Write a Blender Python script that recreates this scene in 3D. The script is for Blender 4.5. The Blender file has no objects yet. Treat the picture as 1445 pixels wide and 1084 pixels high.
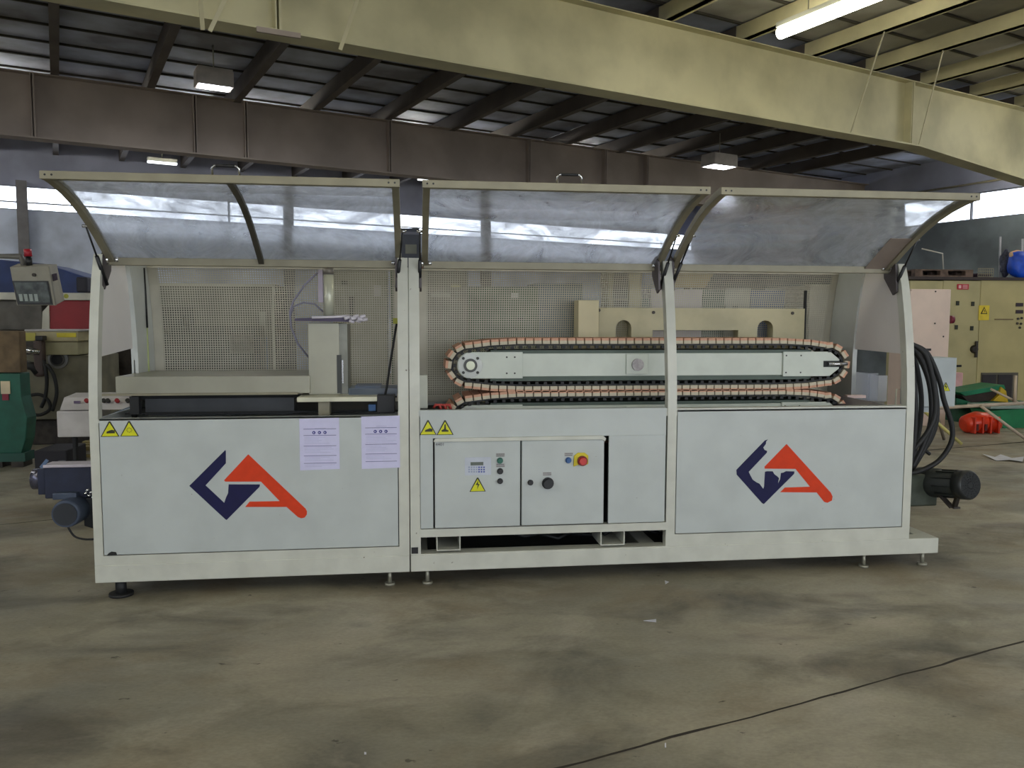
import bpy, bmesh, math, random
from mathutils import Vector, Matrix
C = bpy.context.scene.collection
random.seed(7)
PI = math.pi

# ------------------------------------------------------------------ camera, world, light, exposure
F_PX = 1124.0
YAW, PITCH, ROLL = 0.1241, 0.0786, 0.0026
CAM = Vector((0.0232, -4.582, 1.5474))
_f = Vector((math.sin(YAW)*math.cos(PITCH), math.cos(YAW)*math.cos(PITCH), -math.sin(PITCH)))
_r0 = Vector((math.cos(YAW), -math.sin(YAW), 0)); _u0 = _r0.cross(_f)
_r = _r0*math.cos(ROLL) + _u0*math.sin(ROLL); _u = -_r0*math.sin(ROLL) + _u0*math.cos(ROLL)
cd = bpy.data.cameras.new('camera'); cam = bpy.data.objects.new('camera', cd); C.objects.link(cam)
cd.sensor_width = 36.0; cd.lens = F_PX/1445*36.0; cd.clip_start = .05; cd.clip_end = 300
cam.matrix_world = Matrix(((_r.x, _u.x, -_f.x, CAM.x), (_r.y, _u.y, -_f.y, CAM.y), (_r.z, _u.z, -_f.z, CAM.z), (0, 0, 0, 1)))
bpy.context.scene.camera = cam
sc = bpy.context.scene
sc.view_settings.view_transform = 'Standard'; sc.view_settings.look = 'None'; sc.view_settings.gamma = 1
sc.view_settings.use_curve_mapping = False
sc.view_settings.exposure = -0.98
sc.cycles.max_bounces = 8; sc.cycles.transparent_max_bounces = 24; sc.cycles.sample_clamp_indirect = 6
sc.cycles.caustics_reflective = False; sc.cycles.caustics_refractive = False
world = bpy.data.worlds.new('sky'); sc.world = world; world.use_nodes = True
bg = world.node_tree.nodes['Background']; bg.inputs[0].default_value = (0.88, 0.93, 1.0, 1); bg.inputs[1].default_value = 9.0

# building axes: U runs along the roof girders, V runs away from the camera
U = Vector((.924, .383, 0)).normalized(); V = Vector((-.383, .924, 0)).normalized()
def B(s, t, z): return Vector((CAM.x, CAM.y, 0)) + U*s + V*t + Vector((0, 0, z))
T_BACK, T_FRONT, S_LEFT, S_RIGHT, Z_ROOF = 22.0, -11.0, -12.0, 20.0, 5.72

def portal(c, xdir, zdir, w, h):     # marks the daylight opening for the sky light
    l = bpy.data.lights.new('daylight_opening', 'AREA'); l.shape = 'RECTANGLE'; l.size = w; l.size_y = h
    l.cycles.is_portal = True
    o = bpy.data.objects.new('daylight_opening', l); C.objects.link(o)
    y = zdir.cross(xdir)
    o.matrix_world = Matrix(((xdir.x, y.x, zdir.x, c.x), (xdir.y, y.y, zdir.y, c.y), (xdir.z, y.z, zdir.z, c.z), (0, 0, 0, 1)))
portal(B(2, T_FRONT, 2.3), U, -V, 16, 4.6)
portal(B((S_LEFT+S_RIGHT)/2, T_BACK-.02, 4.4), U, V, S_RIGHT-S_LEFT, .8)
portal(B(S_RIGHT-.02, 12, 4.4), V, U, 8, .8)
portal(B(S_LEFT+.02, -1, 4.4), V, -U, 18, 1.6)
portal(B(S_RIGHT-.02, -3, 4.4), V, U, 14, 1.6)

# ------------------------------------------------------------------ helpers
def ray(x, y): return _f + _r*((x-722.5)/F_PX) - _u*((y-542)/F_PX)
def atY(x, y, Y): d = ray(x, y); return CAM + d*((Y-CAM.y)/d.y)
def atX(x, y, X): d = ray(x, y); return CAM + d*((X-CAM.x)/d.x)
def atZ(x, y, Z): d = ray(x, y); return CAM + d*((Z-CAM.z)/d.z)
def atT(x, y, t): d = ray(x, y); return CAM + d*(t/d.dot(V))
def atS(x, y, s): d = ray(x, y); return CAM + d*(s/d.dot(U))
def q(x, y): p = atY(x, y, 0); return (p.x, p.z)

def lin(c):
    return tuple(((v/255)/12.92 if v/255 <= .04045 else ((v/255+.055)/1.055)**2.4) for v in c)
MATS = {}
def mat(name, rgb, rough=.5, metal=0., vary=.12, scale=6., bump=0., rgb2=None, spots=None):
    if name in MATS: return MATS[name]
    m = bpy.data.materials.new(name); m.use_nodes = True; nt = m.node_tree; N = nt.nodes; L = nt.links
    b = N['Principled BSDF']; b.inputs['Roughness'].default_value = rough; b.inputs['Metallic'].default_value = metal
    c = lin(rgb); c2 = lin(rgb2) if rgb2 else tuple(v*(1-vary*1.6) for v in c)
    tc = N.new('ShaderNodeTexCoord'); no = N.new('ShaderNodeTexNoise'); no.inputs['Scale'].default_value = scale; no.inputs['Detail'].default_value = 6
    rp = N.new('ShaderNodeValToRGB'); rp.color_ramp.elements[0].position = .35; rp.color_ramp.elements[1].position = .62
    rp.color_ramp.elements[0].color = (*c2, 1); rp.color_ramp.elements[1].color = (*c, 1)
    L.new(tc.outputs['Object'], no.inputs['Vector']); L.new(no.outputs['Fac'], rp.inputs['Fac'])
    out = rp.outputs['Color']
    if spots:   # small chips / dirt specks
        n2 = N.new('ShaderNodeTexNoise'); n2.inputs['Scale'].default_value = spots[1]; n2.inputs['Detail'].default_value = 4
        r2 = N.new('ShaderNodeValToRGB'); r2.color_ramp.elements[0].position = spots[2]; r2.color_ramp.elements[1].position = spots[2]+.04
        mx = N.new('ShaderNodeMix'); mx.data_type = 'RGBA'
        L.new(tc.outputs['Object'], n2.inputs['Vector']); L.new(n2.outputs['Fac'], r2.inputs['Fac']); L.new(r2.outputs['Color'], mx.inputs['Factor'])
        L.new(out, mx.inputs['A']); mx.inputs['B'].default_value = (*lin(spots[0]), 1); out = mx.outputs['Result']
    L.new(out, b.inputs['Base Color'])
    if bump:
        bp = N.new('ShaderNodeBump'); bp.inputs['Strength'].default_value = bump; bp.inputs['Distance'].default_value = .01
        L.new(no.outputs['Fac'], bp.inputs['Height']); L.new(bp.outputs['Normal'], b.inputs['Normal'])
    MATS[name] = m; return m
def emit(name, rgb, s):
    if name in MATS: return MATS[name]
    m = bpy.data.materials.new(name); m.use_nodes = True; nt = m.node_tree
    e = nt.nodes.new('ShaderNodeEmission'); e.inputs[0].default_value = (*rgb, 1); e.inputs[1].default_value = s
    nt.links.new(e.outputs[0], nt.nodes['Material Output'].inputs[0]); MATS[name] = m; return m

class MB:
    """collects boxes, tubes and prisms; build() links them as one mesh object"""
    def __init__(self): self.b = bmesh.new()
    def box(self, x0, x1, y0, y1, z0, z1, M=None):
        vs = [self.b.verts.new(Vector((x, y, z)) if M is None else M @ Vector((x, y, z))) for z in (z0, z1) for y in (y0, y1) for x in (x0, x1)]
        for f in ((0, 2, 3, 1), (4, 5, 7, 6), (0, 1, 5, 4), (2, 6, 7, 3), (0, 4, 6, 2), (1, 3, 7, 5)): self.b.faces.new([vs[i] for i in f])
        return self
    def hexa(self, near, far):      # two matching rings of corners
        a = [self.b.verts.new(Vector(p)) for p in near]; c = [self.b.verts.new(Vector(p)) for p in far]; n = len(a)
        self.b.faces.new(a); self.b.faces.new(c[::-1])
        for i in range(n): self.b.faces.new((a[(i+1) % n], a[i], c[i], c[(i+1) % n]))
        return self
    def prism(self, pts, off):      # planar polygon pushed along a vector
        off = Vector(off); return self.hexa([Vector(p) for p in pts], [Vector(p)+off for p in pts])
    def xz(self, pts, y0, y1): return self.hexa([(x, y0, z) for x, z in pts], [(x, y1, z) for x, z in pts])
    def yz(self, pts, x0, x1): return self.hexa([(x0, y, z) for y, z in pts], [(x1, y, z) for y, z in pts])
    def tube(self, pts, r, n=10, cap=True):
        pts = [Vector(p) for p in pts]; rs = r if isinstance(r, (list, tuple)) else [r]*len(pts); rings = []
        t0 = (pts[1]-pts[0]).normalized(); up = Vector((0, 0, 1)) if abs(t0.z) < .9 else Vector((1, 0, 0))
        nrm = (up - t0*up.dot(t0)).normalized()
        for i, p in enumerate(pts):
            t = (pts[min(i+1, len(pts)-1)] - pts[max(i-1, 0)]).normalized()
            nrm = (nrm - t*nrm.dot(t)).normalized(); bi = t.cross(nrm)
            rings.append([self.b.verts.new(p + (nrm*math.cos(2*PI*k/n) + bi*math.sin(2*PI*k/n))*rs[i]) for k in range(n)])
        for a, c in zip(rings, rings[1:]):
            for k in range(n):
                f = self.b.faces.new((a[k], a[(k+1) % n], c[(k+1) % n], c[k])); f.smooth = True
        if cap: self.b.faces.new(rings[0][::-1]); self.b.faces.new(rings[-1])
        return self
    def bar(self, a, c, w, h, up=(0, 0, 1)):     # rectangular bar between two points
        a = Vector(a); c = Vector(c); t = (c-a).normalized(); up = Vector(up)
        if abs(t.dot(up)) > .98: up = Vector((1, 0, 0)) if abs(t.x) < .9 else Vector((0, 1, 0))
        s = t.cross(up).normalized(); n = s.cross(t)
        ring = lambda p: [p+s*w/2+n*h/2, p-s*w/2+n*h/2, p-s*w/2-n*h/2, p+s*w/2-n*h/2]
        return self.hexa(ring(a), ring(c))
    def sweep(self, prof, x0, x1, th):           # strip following a (y,z) line, thick th, from x0 to x1
        n = len(prof); P = [Vector((0, y, z)) for y, z in prof]; inn = []; out = []
        for i, p in enumerate(P):
            t = (P[min(i+1, n-1)]-P[max(i-1, 0)]).normalized(); m = Vector((0, -t.z, t.y))
            inn.append(p+m*th/2); out.append(p-m*th/2)
        A = [[self.b.verts.new(Vector((x, v.y, v.z))) for v in inn] for x in (x0, x1)]
        D = [[self.b.verts.new(Vector((x, v.y, v.z))) for v in out] for x in (x0, x1)]
        for i in range(n-1):
            self.b.faces.new((A[0][i], A[1][i], A[1][i+1], A[0][i+1])); self.b.faces.new((D[0][i], D[0][i+1], D[1][i+1], D[1][i]))
            self.b.faces.new((A[0][i], A[0][i+1], D[0][i+1], D[0][i])); self.b.faces.new((A[1][i], D[1][i], D[1][i+1], A[1][i+1]))
        self.b.faces.new((A[0][0], D[0][0], D[1][0], A[1][0])); self.b.faces.new((A[0][-1], A[1][-1], D[1][-1], D[0][-1]))
        return self
    def disc(self, c, ax, r, th, n=24, r2=None): 
        c = Vector(c); ax = Vector(ax).normalized(); return self.tube([c, c+ax*th], [r, r2 if r2 is not None else r], n)
    def build(self, name, m, parent=None, bevel=0., smooth=False, loc=None):
        bmesh.ops.recalc_face_normals(self.b, faces=self.b.faces)
        me = bpy.data.meshes.new(name); self.b.to_mesh(me); self.b.free()
        if m: me.materials.append(m)
        o = bpy.data.objects.new(name, me); C.objects.link(o)
        if smooth:
            for p in me.polygons: p.use_smooth = True
        if bevel:
            mo = o.modifiers.new('bevel', 'BEVEL'); mo.width = bevel; mo.segments = 2; mo.limit_method = 'ANGLE'; mo.angle_limit = math.radians(40)
        if parent is not None:
            o.parent = parent; 
            w = WORLD.get(parent.name, Vector((0, 0, 0))); o.location = -w; WORLD[o.name] = Vector((0, 0, 0))
        return o
WORLD = {}     # where each parent's origin stands, so that parts can be modelled in world coordinates
def thing(name, label, cat, loc=(0, 0, 0), group=None):
    o = bpy.data.objects.new(name, None); C.objects.link(o); o.location = loc; o.empty_display_size = .1
    WORLD[o.name] = Vector(loc); o['label'] = label; o['category'] = cat
    if group: o['group'] = group
    return o
def tag(o, label, cat, group=None, kind=None):
    o['label'] = label; o['category'] = cat
    if group: o['group'] = group
    if kind: o['kind'] = kind
    return o
def struct(o): o['kind'] = 'structure'; return o

# ------------------------------------------------------------------ materials
white = mat('machine_white', (196, 200, 196), .38, 0, .05, 5, spots=((120, 116, 105), 55, .74))
white2 = mat('frame_white', (202, 203, 192), .36, 0, .07, 7, spots=((110, 104, 92), 40, .72))
panelw = mat('panel_white', (188, 194, 192), .42, 0, .06, 4, spots=((130, 128, 118), 70, .73))
cream = mat('girder_cream', (206, 199, 160), .6, 0, .18, 1.2)
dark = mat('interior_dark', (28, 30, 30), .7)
black = mat('black_plastic', (24, 25, 28), .45)
rubber = mat('black_rubber', (26, 27, 28), .6)
steel = mat('brushed_steel', (164, 162, 146), .4, .45, .06, 5)
alu = mat('aluminium_profile', (146, 140, 118), .5, .15, .1, 9)
chrome = mat('bright_chrome', (215, 215, 215), .15, .95)
navy = mat('navy_paint', (8, 8, 66), .75, 0, .08, 20)
orange = mat('orange_paint', (214, 58, 10), .75, 0, .06, 20)
yellow = mat('sticker_yellow', (214, 214, 22), .5, 0, .06, 30)
sblack = mat('sticker_black', (48, 48, 20), .5)
paper_m = mat('printed_paper', (208, 206, 236), .8, 0, .03, 20)
ink = mat('paper_ink', (92, 92, 140), .8)
inkb = mat('paper_blue', (58, 58, 140), .8)
inkg = mat('label_grey', (118, 118, 118), .7)
padp = mat('pad_rubber', (214, 164, 136), .75, 0, .16, 30)
padb = mat('pad_block', (206, 196, 172), .7, 0, .1, 30)
pale_green = mat('track_body', (204, 210, 198), .4, 0, .05, 8)
beige = mat('beam_beige', (186, 178, 142), .5, 0, .12, 5)
navyblue = mat('motor_blue', (38, 44, 66), .5, .1, .2, 12)
greenm = mat('machine_green', (30, 96, 78), .5, 0, .2, 6)
wood = mat('pallet_wood', (168, 152, 100), .8, 0, .25, 14)
red = mat('red_paint', (150, 24, 34), .5, 0, .1, 5)
bluem = mat('blue_sheet', (44, 62, 110), .6, 0, .2, 4)
cabbeige = mat('cabinet_beige', (186, 176, 130), .5, 0, .12, 2.2)
pink = mat('cabinet_cream', (236, 214, 200), .5, 0, .05, 4)
greycab = mat('cabinet_grey', (176, 184, 186), .45, 0, .06, 5)
olive = mat('machine_olive', (140, 134, 108), .55, 0, .2, 5)
darkmetal = mat('dark_metal', (70, 64, 58), .55, .3, .3, 12)  # dark mottled metal for stands and small fittings

def floor_material():
    m = bpy.data.materials.new('concrete_floor'); m.use_nodes = True; nt = m.node_tree; N = nt.nodes; L = nt.links
    b = N['Principled BSDF']; tc = N.new('ShaderNodeTexCoord')
    def noise(s, d, w=0, dist=0.):
        n = N.new('ShaderNodeTexNoise'); n.inputs['Scale'].default_value = s; n.inputs['Detail'].default_value = d; n.inputs['Roughness'].default_value = .6
        n.inputs['Distortion'].default_value = dist
        mp = N.new('ShaderNodeMapping'); mp.inputs['Location'].default_value = (w, w*2, 0); mp.inputs['Rotation'].default_value = (0, 0, .4); mp.inputs['Scale'].default_value = (1, 1.6, 1)
        L.new(tc.outputs['Object'], mp.inputs['Vector']); L.new(mp.outputs['Vector'], n.inputs['Vector']); return n.outputs['Fac']
    def ramp(f, stops):
        r = N.new('ShaderNodeValToRGB'); cr = r.color_ramp
        while len(cr.elements) < len(stops): cr.elements.new(.5)
        for e, (p, c) in zip(cr.elements, stops): e.position = p; e.color = (*lin(c), 1) if isinstance(c, tuple) else (c, c, c, 1)
        L.new(f, r.inputs['Fac']); return r.outputs['Color']
    def mix(a, c, f, mode='MIX'):
        x = N.new('ShaderNodeMix'); x.data_type = 'RGBA'; x.blend_type = mode
        for s, v in (('A', a), ('B', c)):
            if isinstance(v, tuple): x.inputs[s].default_value = (*v, 1)
            else: L.new(v, x.inputs[s])
        if isinstance(f, float): x.inputs['Factor'].default_value = f
        else: L.new(f, x.inputs['Factor'])
        return x.outputs['Result']
    base = ramp(noise(.6, 9, 0, .3), [(.30, (128, 125, 114)), (.48, (154, 148, 130)), (.68, (184, 176, 156))])
    brown = ramp(noise(.9, 9, 7, .3), [(.50, 0.), (.66, .6)]); c = mix(base, lin((134, 118, 94)), brown)
    oil = ramp(noise(1.1, 10, 13, .4), [(.49, 0.), (.66, .85)]); c = mix(c, lin((96, 92, 82)), oil)
    pale = ramp(noise(1.5, 9, 21, .5), [(.56, 0.), (.72, .5)]); c = mix(c, lin((198, 190, 172)), pale)
    spk = ramp(noise(9, 4, 3), [(.68, 0.), (.72, .8)]); c = mix(c, lin((70, 62, 52)), spk)
    grain = ramp(noise(45, 4, 5), [(.3, .80), (.7, 1.)]); c = mix(c, grain, 1.0, 'MULTIPLY')
    L.new(c, b.inputs['Base Color'])
    rr = ramp(noise(2.2, 5, 9), [(.35, .42), (.65, .72)]); L.new(rr, b.inputs['Roughness'])
    bp = N.new('ShaderNodeBump'); bp.inputs['Strength'].default_value = .12; bp.inputs['Distance'].default_value = .01
    L.new(noise(20, 5, 2), bp.inputs['Height']); L.new(bp.outputs['Normal'], b.inputs['Normal'])
    return m

def facing(nt, lo, hi):      # reflection that grows towards a grazing view, the same on both faces of a thin sheet
    lw = nt.nodes.new('ShaderNodeLayerWeight'); lw.inputs[0].default_value = .5
    pw_ = nt.nodes.new('ShaderNodeMath'); pw_.operation = 'POWER'; pw_.inputs[1].default_value = 4.
    mr = nt.nodes.new('ShaderNodeMapRange'); mr.inputs['To Min'].default_value = lo; mr.inputs['To Max'].default_value = hi
    nt.links.new(lw.outputs['Facing'], pw_.inputs[0]); nt.links.new(pw_.outputs[0], mr.inputs['Value']); return mr.outputs[0]
def pane_material():
    m = bpy.data.materials.new('scratched_polycarbonate'); m.use_nodes = True; nt = m.node_tree; N = nt.nodes; L = nt.links
    N.remove(N['Principled BSDF']); out = N['Material Output']
    tc = N.new('ShaderNodeTexCoord'); n1 = N.new('ShaderNodeTexNoise'); n1.inputs['Scale'].default_value = 3.2; n1.inputs['Detail'].default_value = 9
    n1.inputs['Roughness'].default_value = .7; n1.inputs['Distortion'].default_value = 1.2
    L.new(tc.outputs['Object'], n1.inputs['Vector'])
    r = N.new('ShaderNodeMapRange'); r.inputs['From Min'].default_value = .38; r.inputs['From Max'].default_value = .72; r.inputs['To Min'].default_value = .26; r.inputs['To Max'].default_value = .95
    L.new(n1.outputs['Fac'], r.inputs['Value'])
    tr = N.new('ShaderNodeBsdfTransparent'); tr.inputs[0].default_value = (.93, .95, .97, 1)
    tl = N.new('ShaderNodeBsdfTranslucent'); tl.inputs[0].default_value = (.88, .92, 1, 1)
    rf = N.new('ShaderNodeBsdfRefraction'); rf.inputs['IOR'].default_value = 1.02; rf.inputs['Roughness'].default_value = .4; rf.inputs['Color'].default_value = (.9, .93, 1, 1)
    df = N.new('ShaderNodeBsdfDiffuse'); df.inputs[0].default_value = (.78, .83, .93, 1)
    gl = N.new('ShaderNodeBsdfGlossy'); gl.inputs['Roughness'].default_value = .06
    a = N.new('ShaderNodeMixShader'); a.inputs[0].default_value = .45; L.new(tl.outputs[0], a.inputs[1]); L.new(rf.outputs[0], a.inputs[2])
    a2 = N.new('ShaderNodeMixShader'); a2.inputs[0].default_value = .25; L.new(a.outputs[0], a2.inputs[1]); L.new(df.outputs[0], a2.inputs[2])
    h = N.new('ShaderNodeMixShader'); L.new(r.outputs[0], h.inputs[0]); L.new(tr.outputs[0], h.inputs[1]); L.new(a2.outputs[0], h.inputs[2])
    fr = facing(nt, .06, .55)
    bp = N.new('ShaderNodeBump'); bp.inputs['Strength'].default_value = .08; n3 = N.new('ShaderNodeTexNoise'); n3.inputs['Scale'].default_value = 2.5
    L.new(tc.outputs['Object'], n3.inputs['Vector']); L.new(n3.outputs['Fac'], bp.inputs['Height']); L.new(bp.outputs['Normal'], gl.inputs['Normal'])
    g = N.new('ShaderNodeMixShader'); L.new(fr, g.inputs[0]); L.new(h.outputs[0], g.inputs[1]); L.new(gl.outputs[0], g.inputs[2])
    L.new(g.outputs[0], out.inputs[0]); return m
pane_m = pane_material()

def clear_material(name, tint, haze):
    m = bpy.data.materials.new(name); m.use_nodes = True; nt = m.node_tree; N = nt.nodes; L = nt.links; N.remove(N['Principled BSDF'])
    tr = N.new('ShaderNodeBsdfTransparent'); tr.inputs[0].default_value = (*tint, 1)
    df = N.new('ShaderNodeBsdfTranslucent'); df.inputs[0].default_value = (*tint, 1)
    gl = N.new('ShaderNodeBsdfGlossy'); gl.inputs['Roughness'].default_value = .1
    a = N.new('ShaderNodeMixShader'); a.inputs[0].default_value = haze; L.new(tr.outputs[0], a.inputs[1]); L.new(df.outputs[0], a.inputs[2])
    g = N.new('ShaderNodeMixShader'); L.new(facing(nt, .03, .5), g.inputs[0]); L.new(a.outputs[0], g.inputs[1]); L.new(gl.outputs[0], g.inputs[2])
    L.new(g.outputs[0], N['Material Output'].inputs[0]); return m
winglass = clear_material('window_glass', (.97, .98, 1), .12)
acrylic = clear_material('clear_acrylic', (.86, .88, .93), .35)
bacrylic = clear_material('bluish_acrylic', (.72, .80, .95), .6)

# ------------------------------------------------------------------ the building
def bbox(m, s0, s1, t0, t1, z0, z1):
    m.hexa([B(s0, t0, z0), B(s1, t0, z0), B(s1, t0, z1), B(s0, t0, z1)], [B(s0, t1, z0), B(s1, t1, z0), B(s1, t1, z1), B(s0, t1, z1)]); return m
struct(bbox(MB(), S_LEFT, S_RIGHT, T_FRONT, T_BACK, -.2, 0).build('floor', floor_material()))
wallm = mat('wall_block', (205, 214, 232), .8, 0, .25, 1.1)
wallup = mat('wall_cladding', (170, 174, 196), .7, 0, .2, .8)
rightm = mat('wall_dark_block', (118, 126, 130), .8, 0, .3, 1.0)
m = MB(); bbox(m, S_LEFT, S_RIGHT, T_BACK, T_BACK+.25, 0, 4.1)
struct(m.build('wall_back', wallm))
m = MB(); bbox(m, S_LEFT, S_RIGHT, T_BACK, T_BACK+.2, 4.66, Z_ROOF+.1); struct(m.build('wall_back_upper', wallup))
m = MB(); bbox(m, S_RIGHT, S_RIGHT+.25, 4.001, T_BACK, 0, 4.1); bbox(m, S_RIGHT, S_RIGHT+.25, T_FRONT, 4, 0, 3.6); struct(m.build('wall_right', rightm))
m = MB(); bbox(m, S_RIGHT, S_RIGHT+.2, T_FRONT, T_BACK, 5.2, Z_ROOF+.1); bbox(m, S_RIGHT, S_RIGHT+.2, 4, T_BACK, 4.78, 5.2); bbox(m, S_RIGHT, S_RIGHT+.2, 14.4, T_BACK, 4.1, 4.78); bbox(m, S_RIGHT, S_RIGHT+.2, 4, 7, 4.1, 4.78)
struct(m.build('wall_right_upper', wallup))
m = MB(); bbox(m, S_LEFT-.25, S_LEFT, T_FRONT, T_BACK, 0, 3.6); bbox(m, S_LEFT-.25, S_LEFT, T_FRONT, T_BACK, 5.2, Z_ROOF+.1); bbox(m, S_LEFT-.25, S_LEFT, 8, T_BACK, 3.6, 5.2); struct(m.build('wall_left', wallm))
m = MB(); bbox(m, S_LEFT, -6, T_FRONT-.25, T_FRONT, 0, Z_ROOF+.1); bbox(m, 10, S_RIGHT, T_FRONT-.25, T_FRONT, 0, Z_ROOF+.1); bbox(m, -6, 10, T_FRONT-.25, T_FRONT, 4.6, Z_ROOF+.1); struct(m.build('wall_front', wallm))  # unseen front, its opening made to let daylight onto the machine
# window strips
def glaze(name, p0, p1, z0, z1, nrm, bars, mull, bw=.03):
    a, c = p0, p1
    m = MB(); d = (c-a)
    o = m.hexa([a+Vector((0, 0, z0)), c+Vector((0, 0, z0)), c+Vector((0, 0, z1)), a+Vector((0, 0, z1))],
               [a+nrm*.01+Vector((0, 0, z0)), c+nrm*.01+Vector((0, 0, z0)), c+nrm*.01+Vector((0, 0, z1)), a+nrm*.01+Vector((0, 0, z1))]).build(name, winglass); struct(o)
    WORLD[o.name] = Vector((0, 0, 0))
    f = MB()
    for z in bars: f.bar(a-nrm*.05+Vector((0, 0, z)), c-nrm*.05+Vector((0, 0, z)), .05, bw)
    for k in range(mull+1):
        p = a+d*(k/mull)-nrm*.05; f.bar(p+Vector((0, 0, z0)), p+Vector((0, 0, z1)), .05, .05, up=(0, 1, 0))
    f.build('window_frame', mat('window_bar', (120, 122, 130), .6), o)
glaze('window_1', B(S_LEFT, T_BACK+.1, 0), B(S_RIGHT, T_BACK+.1, 0), 4.1, 4.66, V, (4.11, 4.285, 4.65), 2)
glaze('window_2', B(S_RIGHT+.1, 7, 0), B(S_RIGHT+.1, 14.4, 0), 4.1, 4.78, U, (4.12, 4.76), 3)
glaze('added_window_3', B(S_LEFT-.1, T_FRONT, 0), B(S_LEFT-.1, 8, 0), 3.6, 5.2, -U, (3.65, 5.15), 8)  # unseen window added for side light from the left
glaze('added_window_4', B(S_RIGHT+.1, T_FRONT, 0), B(S_RIGHT+.1, 4, 0), 3.6, 5.2, U, (3.65, 5.15), 7)  # out of view, added to bring in light from the right
# low wall columns against the back wall
for s in (-.62, 5.5, 11.5):
    m = MB(); bbox(m, s-.11, s+.11, T_BACK-.25, T_BACK, 0, 4.75); struct(m.build('trim_%d' % (1+int(s+1)), mat('wall_column', (112, 110, 112), .7)))
# roof sheets
roofm = mat('roof_sheet', (150, 146, 128), .7, 0, .3, .9)
def roof_material():
    m = mat('roof_sheet2', (186, 184, 176), .7, 0, .3, .9, rgb2=(140, 138, 130)); return m
m = MB(); bbox(m, S_LEFT, S_RIGHT, T_FRONT, 8.5, Z_ROOF, Z_ROOF+.08); struct(m.build('ceiling', roof_material()))
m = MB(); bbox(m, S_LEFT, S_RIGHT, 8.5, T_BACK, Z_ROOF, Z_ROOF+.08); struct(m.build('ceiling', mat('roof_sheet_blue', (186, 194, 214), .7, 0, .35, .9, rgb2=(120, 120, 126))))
# battens that split the roof lining into boards (run along U)
m = MB()
for i in range(38): t = -8+i*.82; bbox(m, S_LEFT, S_RIGHT, t, t+.035, Z_ROOF-.03, Z_ROOF)
struct(m.build('trim_20', mat('roof_batten', (70, 66, 58), .8)))
# girders: I sections along U with stiffeners
def girder(t, lo, hi, s_knee, m_, label, stiff, smax=S_RIGHT, zend=None, name='roof_girder'):
    g = thing(name, label, 'girder', B(2, t, lo), None)
    zend = zend if zend is not None else lo
    m = MB(); pts = [B(S_LEFT, t, lo), B(s_knee, t, lo), B(smax, t, zend), B(smax, t, hi), B(S_LEFT, t, hi)]
    m.prism([p-V*.006 for p in pts], V*.012); m.build('web', m_, g)
    m = MB(); m.hexa([B(S_LEFT, t-.15, lo-.012), B(s_knee, t-.15, lo-.012), B(s_knee, t-.15, lo+.012), B(S_LEFT, t-.15, lo+.012)], [B(S_LEFT, t+.15, lo-.012), B(s_knee, t+.15, lo-.012), B(s_knee, t+.15, lo+.012), B(S_LEFT, t+.15, lo+.012)])
    m.hexa([B(s_knee, t-.15, lo-.012), B(smax, t-.15, zend-.012), B(smax, t-.15, zend+.012), B(s_knee, t-.15, lo+.012)], [B(s_knee, t+.15, lo-.012), B(smax, t+.15, zend-.012), B(smax, t+.15, zend+.012), B(s_knee, t+.15, lo+.012)])
    m.build('bottom_flange', m_, g)
    m = MB(); bbox(m, S_LEFT, smax, t-.14, t+.14, hi-.015, hi); m.build('top_flange', m_, g)
    for s in stiff:
        m = MB(); bbox(m, s-.012, s+.012, t-.14, t-.007, lo+.013, hi-.016); bbox(m, s-.05, s-.035, t-.14, t-.007, lo+.013, hi-.016); m.build('stiffener', m_, g)
    return g
darkg = mat('girder_brown', (160, 146, 134), .7, 0, .15, 1.2)  # brown paint of the rear girder and the clamp bar
girder(8.5, 4.46, 5.48, 12.5, cream, 'deep cream roof girder crossing above the white machine', (2.06, 12.3), zend=3.85)
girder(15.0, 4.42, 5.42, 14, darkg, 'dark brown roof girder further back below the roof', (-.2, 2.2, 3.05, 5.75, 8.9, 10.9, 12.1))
girder(2.0, 4.46, 5.48, 14, cream, 'near roof girder above the camera', ())
# purlins along V
PS = [-9.7+1.4*i for i in range(20)]
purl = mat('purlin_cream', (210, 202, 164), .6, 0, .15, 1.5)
PUR_T = []
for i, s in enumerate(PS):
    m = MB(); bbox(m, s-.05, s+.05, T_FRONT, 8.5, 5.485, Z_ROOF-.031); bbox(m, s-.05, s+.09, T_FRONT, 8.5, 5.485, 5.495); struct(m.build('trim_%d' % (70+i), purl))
    m = MB(); bbox(m, s-.06, s+.06, 8.5, T_BACK, 5.43 if i % 3 else 5.40, Z_ROOF-.031); struct(m.build('trim_%d' % (100+i), mat('purlin_shaded', (98, 90, 84), .7, 0, .2, 1.5)))  # dimness of the rear bay put into a darker purlin colour
# fly braces from the girder's bottom flange up to the purlins
def brace(p, c, label):
    m = MB(); m.bar(p, c, .04, .012, up=V); tag(m.build('fly_brace', purl), label, 'brace')
brace(atT(1201, 186, 8.34), B(9.9, 7.2, 5.5), 'thin diagonal brace left of the girder stiffener at top right')
brace(atT(1297, 203, 8.34), B(11.3, 7.25, 5.5), 'thin diagonal brace right of the girder stiffener at top right')
brace(atT(286, 42, 8.34), B(1.1, 7.4, 5.5), 'thin diagonal brace at top left leaning left')
brace(atT(296, 44, 8.34), B(1.9, 7.9, 5.5), 'short thin brace at top left leaning right')
brace(atT(480, 70, 8.34), B(2.9, 7.5, 5.5), 'thin diagonal brace right of the hanging strap at top left')
# bracket plate at the girder foot, top left
m = MB(); m.bar(atT(362, 41, 8.2), atT(424, 51, 8.2), .03, .05); tag(m.build('girder_clamp', darkg), 'dark flat bar clamped across the girder at top left', 'bracket')

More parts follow.
